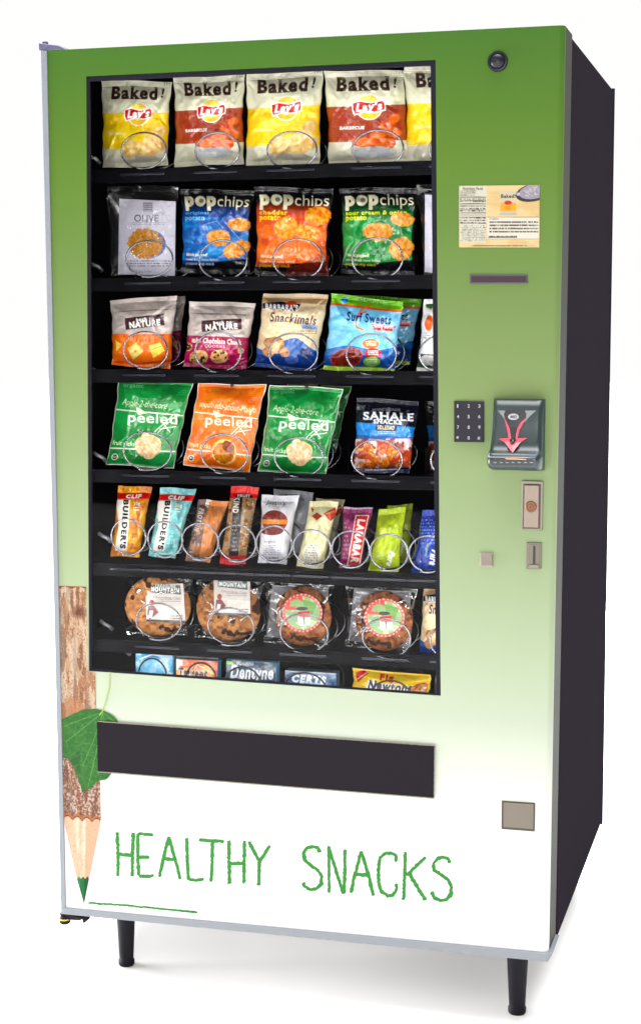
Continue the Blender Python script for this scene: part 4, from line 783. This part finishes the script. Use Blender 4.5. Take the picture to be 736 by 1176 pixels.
# shelf five: bars
G5 = 'snack bars on the fifth shelf'
def bar(art, q, lb, sd, Y=.172, gain=1.0, T=.024, lean=.03, **kw): return pack('snack_bar', lb, 'snack bar', art, q, seed=sd, T=T, Y=Y, lean=lean, seal=(.09, .07), parent_group=G5, body='wrapper', pinch=.03, crease=16, amp=.0012, gain=gain)
def clif(c, d, l):
    A = Art([(160, 62), (298, 68), (245, 348), (130, 345)], 1.1, base=c); n = fbm(A.X * .05, A.Y * .04); A.put(n > .52, l, .7); A.put(n < .4, d, .7); A.poly([(150, 120), (208, 120), (196, 322), (148, 322), (160, 220)], (232, 230, 222)); A.put((A.Y > 92) & (A.Y < 117), (206, 34, 32)); A.text('CLIF', 192, 97, 256, 114, (244, 240, 236), ang=1, bold=.06, shear=.2)
    A.text("BUILDER'S", 88, 205, 284, 229, (34, 34, 40), ang=94, bold=.06); A.text('20g', 222, 128, 250, 146, (236, 224, 200), bold=.03); A.lines(222, 148, 246, 168, 2, (230, 220, 200)); A.lines(204, 250, 232, 320, 5, d, dens=.5); return A
bar(clif((216, 140, 30), (168, 92, 16), (240, 176, 60)), [(135.6, 557.5), (175, 559.4), (160.5, 640), (126.5, 639)], "gold and orange protein bar, leftmost on the fifth shelf", 71)
bar(clif((120, 186, 188), (86, 158, 164), (160, 212, 210)), [(184, 559.4), (225.8, 561.5), (201.5, 641.5), (170, 638.5)], 'pale teal protein bar with a red stripe, second from the left on the fifth shelf', 72)
A = Art([(485, 120), (605, 125), (530, 372), (430, 362)], 1.1, base=(196, 122, 70)); A.poly([(455, 110), (530, 110), (480, 375), (420, 375)], (98, 72, 66)); A.put((A.Y < 150) & (A.X > 525), (206, 128, 70)); n = fbm(A.X * .06, A.Y * .04); A.put(n > .55, (222, 150, 96), .4); A.text('PROTEIN', 440, 190, 530, 212, (190, 176, 166), ang=106, bold=.05); A.text('bar', 505, 128, 540, 148, (230, 224, 214), ang=106, bold=.04); A.lines(446, 230, 470, 350, 9, (150, 128, 120), dens=.6)
bar(A, [(228, 573.5), (262.8, 575.7), (241.5, 646.5), (212.5, 644)], 'brown bar with a bronze side, third from the left on the fifth shelf', 73)
A = Art([(615, 62), (728, 68), (672, 380), (568, 378)], 1.1, base=(150, 120, 86))
for k in range(60): x, y = r0.uniform(590, 710), r0.uniform(110, 345); A.chip(x, y, 11, 8, [(206, 160, 100), (160, 96, 50), (226, 196, 150), (110, 70, 44)][k % 4], (90, 56, 34), r0.uniform(0, 180), k, .25)
A.poly([(626, 100), (662, 100), (644, 345), (606, 345)], (38, 34, 36)); A.text('KIND', 602, 128, 668, 152, (220, 216, 210), ang=97, bold=.05); A.lines(618, 190, 640, 330, 9, (130, 120, 112), dens=.5); A.put((A.Y < 112) | (A.Y > 342), (206, 22, 44)); A.put((A.Y < 112) & (A.Y > 98) & (A.X > 630) & (A.X < 700), (40, 34, 36)); A.text('FRUIT', 640, 99, 692, 110, (226, 216, 210), bold=.03)
bar(A, [(265.5, 557.7), (298, 559.4), (282, 648.8), (251.5, 648.2)], 'clear windowed nut bar with bright red ends, fifth shelf', 74)
A = Art([(35, 95), (180, 98), (130, 360), (20, 355)], 1.1, base=(222, 222, 228)); A.ell(84, 196, 52, 42, (120, 44, 34)); A.put((A.em(84, 196, 52, 42) < 1) & (A.Y > 190) & (A.Y < 208), (214, 130, 50)); A.ell(74, 232, 46, 18, (110, 30, 32)); A.text("Justin's", 50, 116, 128, 138, (70, 60, 66), ang=2, bold=.02, shear=.3)
A.text('organic', 44, 268, 90, 282, (90, 84, 90), bold=.01); A.lines(40, 288, 110, 330, 5, (160, 158, 168), dens=.6); A.lines(40, 335, 100, 348, 1, (120, 120, 130))
bar(A, [(300.5, 568.4), (344, 569.3), (329, 648), (296, 646)], 'white peanut butter cup pack with a round brown picture, fifth shelf', 75, gain=.95)
A = Art([(0, 0), (100, 0), (100, 160), (0, 160)], 1.4, base=(196, 198, 206)); A.lines(20, 10, 80, 30, 2, (150, 150, 160))
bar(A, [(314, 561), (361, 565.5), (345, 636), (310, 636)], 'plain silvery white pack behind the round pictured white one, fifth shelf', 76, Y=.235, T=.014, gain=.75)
A = Art([(220, 118), (332, 120), (270, 378), (168, 368)], 1.1, base=(222, 216, 170)); A.put(fbm(A.X * .05, A.Y * .05) > .54, (232, 228, 190), .6); A.poly([(246, 162), (268, 178), (246, 194), (226, 176)], (176, 60, 44)); A.poly([(272, 168), (318, 142), (322, 178), (300, 196)], (190, 66, 50)); A.poly([(222, 142), (236, 150), (228, 164)], (176, 60, 44)); A.line([(280, 170), (312, 158)], 3, (226, 170, 120)); A.ell(226, 318, 34, 40, (232, 230, 214)); A.lines(200, 285, 252, 350, 7, (150, 146, 130), dens=.5); A.text('pure', 232, 224, 270, 238, (150, 140, 110), ang=100)
bar(A, [(355.8, 575), (389.3, 576), (371, 653.5), (340, 650.5)], 'cream bar with red diamond marks, fifth shelf', 77)
bar(A, [(363, 572), (396, 574), (380, 640), (352, 640)], 'cream bar tucked behind the front cream bar, fifth shelf', 78, Y=.235, T=.014, gain=.7)  # same print with the front bar's shade put into its colour
A = Art([(350, 142), (462, 145), (412, 375), (335, 375)], 1.1, base=(122, 28, 84)); A.put(fbm(A.X * .06, A.Y * .06) > .55, (146, 46, 104), .6); A.poly([(396, 174), (444, 176), (408, 368), (364, 368)], (206, 30, 44)); A.line([(396, 174), (444, 176), (408, 368), (364, 368), (396, 174)], 3.2, (232, 224, 220)); A.text('LARABAR', 320, 258, 488, 288, (240, 234, 230), ang=100, bold=.05); A.lines(344, 200, 372, 350, 9, (190, 130, 160), dens=.35); A.put(A.Y < 150, (176, 150, 170))
bar(A, [(394.6, 582.3), (428.5, 583.3), (414, 652.5), (389.5, 652)], 'magenta and red fruit bar, fifth shelf', 79)
A = Art([(485, 150), (590, 140), (560, 398), (442, 398)], 1.1, base=(168, 190, 20)); A.put(fbm(A.X * .05, A.Y * .05) > .52, (190, 208, 40), .7); A.put(fbm(A.X * .05 + 8, A.Y * .05) < .4, (140, 164, 16), .6); A.text('Pure', 500, 326, 560, 352, (238, 240, 226), ang=104, bold=.06, shear=.3); A.lines(480, 320, 502, 380, 5, (110, 130, 20), dens=.6); A.ell(500, 235, 16, 16, (200, 216, 90), wob=.5); lime = A
bar(lime, [(435, 585), (466.5, 582.3), (457.8, 659), (421.5, 659)], 'bright lime green bar in front, fifth shelf', 80)
bar(lime, [(444, 581), (474, 578.5), (470, 646), (440, 648)], 'lime green bar leaning behind the front lime bar, fifth shelf', 81, Y=.235, T=.014, gain=.7)  # rear copy, its lime darkened to read as shaded
A = Art([(652, 152), (785, 162), (745, 420), (600, 415)], 1.1, base=(26, 52, 140)); A.put(fbm(A.X * .05, A.Y * .05) > .54, (40, 72, 168), .6); A.text('Pure', 666, 320, 726, 352, (226, 230, 236), ang=100, bold=.05, shear=.3); A.lines(640, 190, 700, 290, 8, (110, 130, 190), dens=.4); A.text('organic', 640, 300, 690, 314, (150, 200, 90), ang=100)
bar(A, [(485, 585.5), (525, 588.5), (513, 665.5), (470.5, 664)], 'royal blue bar at the right end of the fifth shelf', 82)
# shelf six: wrapped cookies
G6 = 'wrapped cookies on the sixth shelf'
def cookie(lb, q, c, rad_, label_q, label_art, sd, backing=False, tone=((164, 104, 56), (122, 72, 36), (196, 140, 84)), rough=.0012):
    base = at((q[2][0] + q[3][0]) / 2, q[2][1], .178); root = empty('wrapped_cookie', base, lb, 'cookie', G6)
    ce = at(*c, .160); rx = abs(at(c[0] + rad_[0], c[1], .16)[0] - ce[0]); rz = abs(at(c[0], c[1] - rad_[1], .16)[2] - ce[2]); nr, na = 60, 220
    r = np.linspace(0, 1, nr)[:, None]; a = np.linspace(0, 2 * math.pi, na)[None]; X = r * np.cos(a); Z = r * np.sin(a); wob = 1 + .04 * (fbm(np.cos(a) * 2 + sd, np.sin(a) * 2) - .5) * 2
    lump = (fbm(X * 5 + sd, Z * 5, 4) - .5); crack = np.clip(.06 - np.abs(fbm(X * 4 + 2 * sd, Z * 4 + 3, 3) - .5), 0, 1) * 20
    h = .014 * np.sqrt(np.clip(1 - r ** 3.2, 0, 1)) + lump * .007 * (1 - r ** 6) - crack * rough
    P = np.stack([ce[0] + X * rx * wob, ce[1] - h, ce[2] + Z * rz * wob], -1); P[..., 1] += (Z * rz) * .10
    n = fbm(X * 9 + sd, Z * 9, 4)[..., None]; t = np.clip((n - .3) * 2.4, 0, 1); Cc = lin(tone[1]) * (1 - t) + lin(tone[2]) * t; m2 = fbm(X * 3 + sd, Z * 3 + 9) > .5; Cc = np.where(m2[..., None], Cc * .6 + lin(tone[0]) * .4, Cc)
    chips_ = fbm(X * 4.2 + 5 + sd, Z * 4.2 + 3, 2) > .70; Cc = np.where(chips_[..., None], lin((58, 32, 22)), Cc); P[..., 1] -= chips_ * .0015
    back = P.copy(); back[..., 1] = ce[1] + .006 + (Z * rz) * .10
    grids('cookie', [(P, Cc), (back[::6, ::6], Cc[::6, ::6])], food, root)
    if backing:
        bq = [(q[0][0] + 9, q[0][1] + 5), (q[1][0] - 7, q[1][1] + 3), (q[2][0] - 3, q[2][1] - 4), (q[3][0] + 4, q[3][1] - 8)]; B = Art([(0, 0), (80, 0), (80, 80), (0, 80)], 2, base=(178, 178, 184)); sheet('paper_backing', bq, .17, .012, B, matte_print, root, seed=sd)
    L_ = label_art
    if label_q is not None: sheet('paper_label', label_q, .1375, .016, L_, foil, root, bulge=.004, seed=sd, wr=.0006)
    else:
        lc, lr = L_[1], L_[2]; A = L_[0]; nr2, na2 = 60, 160; r = np.linspace(0, 1, nr2)[:, None]; a = np.linspace(0, 2 * math.pi, na2)[None]; gx, gy = lc[0] + lr * r * np.cos(a), lc[1] + lr * .97 * r * np.sin(a); P = at(gx, gy, .1415 - .003 * np.sqrt(np.clip(1 - r ** 2, 0, 1)) + 0 * a); AA = A(r * np.cos(a), r * np.sin(a)); grids('round_label', [(P, AA)], foil, root)
    film_skin(q, .164, .016, .026, sd, root, crease=90, amp=.006, m=cookie_film); return root
def mountain():
    A = Art([(272, 92), (420, 88), (430, 248), (278, 240)], 1.4, base=(192, 184, 180)); A.put(A.V > .93, (66, 66, 66)); A.poly([(290, 88), (408, 96), (412, 134), (290, 124)], (74, 88, 90)); A.text('TREASURE', 308, 92, 390, 104, (196, 200, 196), 3, .04); A.text('MOUNTAIN', 294, 104, 404, 124, (220, 222, 216), 3, .06)
    A.text('Chocolate Chip', 304, 140, 410, 152, (120, 110, 108), 3, .01); A.lines(326, 150, 410, 166, 2, (150, 142, 140)); A.ell(298, 165, 10, 12, (150, 80, 70)); A.poly([(284, 178), (306, 176), (326, 204), (290, 232), (282, 210)], (120, 74, 76)); A.poly([(290, 196), (304, 196), (300, 226), (286, 224)], (206, 206, 206)); A.rect(330, 180, 420, 224, (206, 200, 190), 2); A.lines(370, 216, 418, 236, 2, (110, 100, 96)); return A
mt = mountain()
cookie('cookie in clear wrap under a square grey label, leftmost on the sixth shelf', [(142.8, 653), (223, 658), (214, 731.5), (143.5, 729)], (181, 696), (37.5, 34), px('K', [(270, 92), (422, 88), (432, 248), (274, 242)]), mt, 91)
cookie('cookie with a square grey label, second from the left on the sixth shelf', [(225, 656), (305, 660), (294, 738.5), (223, 733.5)], (262, 700), (37.5, 35.5), px('K', [(545, 70), (690, 72), (693, 220), (548, 214)]), mt, 92, tone=((150, 94, 50), (108, 64, 34), (182, 128, 76)))
def round_art(X, Z):
    A = Art(None, XY=(X, Z), base=(122, 156, 96)); r = np.hypot(X, Z); n = fbm(X * 4 + 3, Z * 4, 3); A.put(n > .55, (160, 180, 140)); A.poly([(.0, -.7), (.75, -.5), (.5, .1), (.1, -.2)], (92, 140, 60)); A.put((Z < -.15) & (X < 0) & (n > .45), (190, 60, 56)); A.poly([(-.7, .0), (-.3, -.1), (-.2, .5), (-.6, .45)], (120, 150, 110))
    A.poly([(-.28, -.05), (.35, -.1), (.42, .3), (-.1, .36)], (196, 38, 40)); A.poly([(-.22, .2), (.02, .22), (.05, .66), (-.2, .62)], (228, 222, 216)); A.poly([(.12, .22), (.38, .22), (.4, .6), (.16, .62)], (228, 222, 216)); A.ell(-.02, -.22, .3, .1, (36, 30, 30)); A.put(r > .86, (196, 64, 62)); A.put((r > .9) & (np.sin(np.arctan2(Z, X) * 30) > .2), (222, 150, 140)); return A.C
for q, c, lc, sd, lb in (([(303.5, 667.4), (384.5, 672), (376, 743), (302, 739)], (348, 707.5), (347.2, 704), 93, 'lumpy cookie with a round red rimmed label, third on the sixth shelf'), ([(397.6, 670.4), (479, 676.4), (471.5, 749), (396, 744)], (441, 713), (441.5, 709.5), 94, 'lumpy cookie with a round red rimmed label, fourth on the sixth shelf')):
    cookie(lb, q, c, (33, 34), None, (round_art, lc, 23), sd, True, ((138, 78, 44), (88, 46, 26), (174, 112, 68)), .002)
pack('animal_cookie_bag', 'small tan and blue cookie bag cut off at the right end of the sixth shelf', 'cookie bag', snk, [(486, 673.5), (541, 676), (537, 760), (480.5, 756)], seed=95, T=.022, parent_group=G6)
# shelf seven: gum and roll packs standing on end
G7 = 'gum and small packs on the lowest shelf'
def carton(name, q, Y, depth, art, lb, cat, sd=1, sleeve=None):
    A = art.done(1.0); nv, nu = A.shape[:2]; c = [at(*q[0], Y + .004), at(*q[1], Y + .004), at(*q[2], Y), at(*q[3], Y)]; root = empty(name, (c[2] + c[3]) / 2 + [0, depth / 2, 0], lb, cat, G7)
    P = qgrid(c, nu, nv); U, V = np.meshgrid(np.linspace(0, 1, nu), np.linspace(0, 1, nv)); P[..., 1] -= .002 * np.sin(math.pi * U) + (fbm(U * 3 + sd, V * 3) - .5) * .003; grids('front_face', [(P, A)], foil, root)
    m = mat('pack_' + name, tuple((np.clip(A.mean((0, 1)), 0, 1) ** (1 / 2.2) * 255).astype(int)), rough=.4, bump=.2, bscale=80); y1 = [atY(p, Y + depth) for p in c]; hexa('carton', [p + [0, .004, 0] for p in c], y1, m, root, .001)
    if sleeve:
        s = [at(x, y, Y + .012) for x, y in sleeve]; hexa('clear_sleeve', s, [atY(p, Y + .03) for p in s], holder_m, root, .001)
    return root
A = Art([(232, 358), (380, 372), (380, 520), (232, 505)], base=(96, 176, 218)); n = fbm(A.X * .04, A.Y * .05, 4); A.put(n > .56, (190, 224, 240), .8); A.put(n < .42, (52, 140, 200), .7); A.put(A.em(300, 410, 46, 30) < 1, (140, 200, 232), .6); A.line([(250, 385), (300, 372), (340, 378)], 4, (226, 240, 246)); A.line([(330, 390), (365, 420), (350, 450)], 4, (206, 232, 244))
carton('gum_pack', [(156, 747.3), (198.5, 751), (197.5, 806), (156, 802)], .150, .03, A, 'icy light blue gum pack, leftmost on the lowest shelf', 'gum pack')
A = Art([(392, 392), (560, 402), (558, 520), (392, 510)], base=(236, 108, 26)); A.put(A.X < 408, (238, 236, 230)); A.rect(400, 396, 420, 412, (244, 240, 234)); A.ell(430, 460, 70, 40, (244, 160, 50)); A.ell(520, 430, 26, 16, (250, 200, 70), a=.5); A.poly([(396, 420), (470, 416), (540, 440), (556, 470), (396, 452)], (250, 250, 246), .25); A.text('Trident', 402, 420, 520, 450, (34, 40, 74), ang=3, bold=.06); A.line([(440, 450), (480, 410), (545, 440)], 3, (250, 220, 150)); A.text('tropical', 420, 456, 480, 468, (120, 50, 20))
carton('gum_pack', [(202.3, 757), (249.6, 759.6), (248.5, 806), (202, 803)], .150, .03, A, 'orange gum pack reading Trident on the lowest shelf', 'gum pack', sleeve=[(202, 752.5), (251, 754.5), (250, 800), (202, 800)])
A = Art([(595, 392), (800, 412), (800, 540), (595, 520)], base=(40, 62, 82)); A.put(fbm(A.X * .02, A.Y * .04) > .5, (62, 96, 120), .6); A.ell(605, 404, 22, 5, (120, 180, 60), 8); A.text('SPEARMINT', 640, 402, 708, 414, (190, 206, 214), 5, .03); A.text('Dentyne', 614, 416, 790, 466, (226, 232, 238), 4, .03, shear=.1); A.text('ICE', 700, 462, 770, 492, (206, 226, 236), 4, .06)
carton('gum_pack', [(259.8, 756.8), (317, 761.5), (316, 812), (259.5, 808)], .150, .03, A, 'dark slate blue gum pack reading Dentyne on the lowest shelf', 'gum pack')
A = Art([(125, 420), (320, 430), (318, 560), (125, 550)], base=(38, 72, 112)); n = fbm(A.X * .03, A.Y * .06); A.put(n > .52, (90, 130, 166), .6); A.put(A.V < .04, (150, 160, 170)); A.text('CERTS', 152, 436, 282, 462, (232, 238, 244), 4, .07, shear=.15); A.line([(140, 470), (210, 458), (300, 470)], 3, (180, 200, 220)); A.text('PEPPERMINT', 170, 468, 260, 478, (150, 180, 206), 4)
carton('mint_roll_pack', [(327.4, 770), (386, 773.5), (385, 820), (327, 818)], .150, .03, A, 'steel blue mint roll pack reading CERTS on the lowest shelf', 'mint pack')
A = Art([(385, 408), (685, 432), (685, 580), (385, 560)], base=(240, 196, 30)); n = fbm(A.X * .02, A.Y * .03); A.put(n > .55, (250, 214, 60), .6); A.poly([(395, 424), (432, 414), (446, 428), (400, 458)], (206, 40, 40)); A.line([(402, 446), (440, 424)], 2.5, (250, 220, 200)); A.text('Fig', 490, 428, 544, 458, (206, 36, 36), 4, .06); A.text('Newtons', 442, 452, 622, 492, (250, 250, 246), 4, .11); A.text('Newtons', 446, 454, 618, 490, (40, 44, 90), 4, .05); A.chip(655, 486, 44, 26, (214, 148, 90), (160, 90, 40), 0, 3); A.put(A.X > 676, (250, 220, 80)); A.lines(388, 500, 420, 530, 3, (150, 110, 20))
pack('fig_bar_pack', 'bright yellow fig bar pack on the lowest shelf', 'snack pack', A, [(405, 767.6), (495, 775.5), (494, 826), (402, 818)], seed=97, T=.016, Y=.165, parent_group=G7, seal=(.05, .05))
A = Art([(0, 0), (60, 0), (60, 60), (0, 60)], base=(96, 54, 32)); A.text('bar', 8, 20, 50, 40, (210, 170, 110), 0, .04)
carton('brown_snack_pack', [(500, 776.5), (548, 780), (547, 830), (499, 826)], .158, .03, A, 'dark brown pack at the right corner of the lowest shelf', 'snack pack')
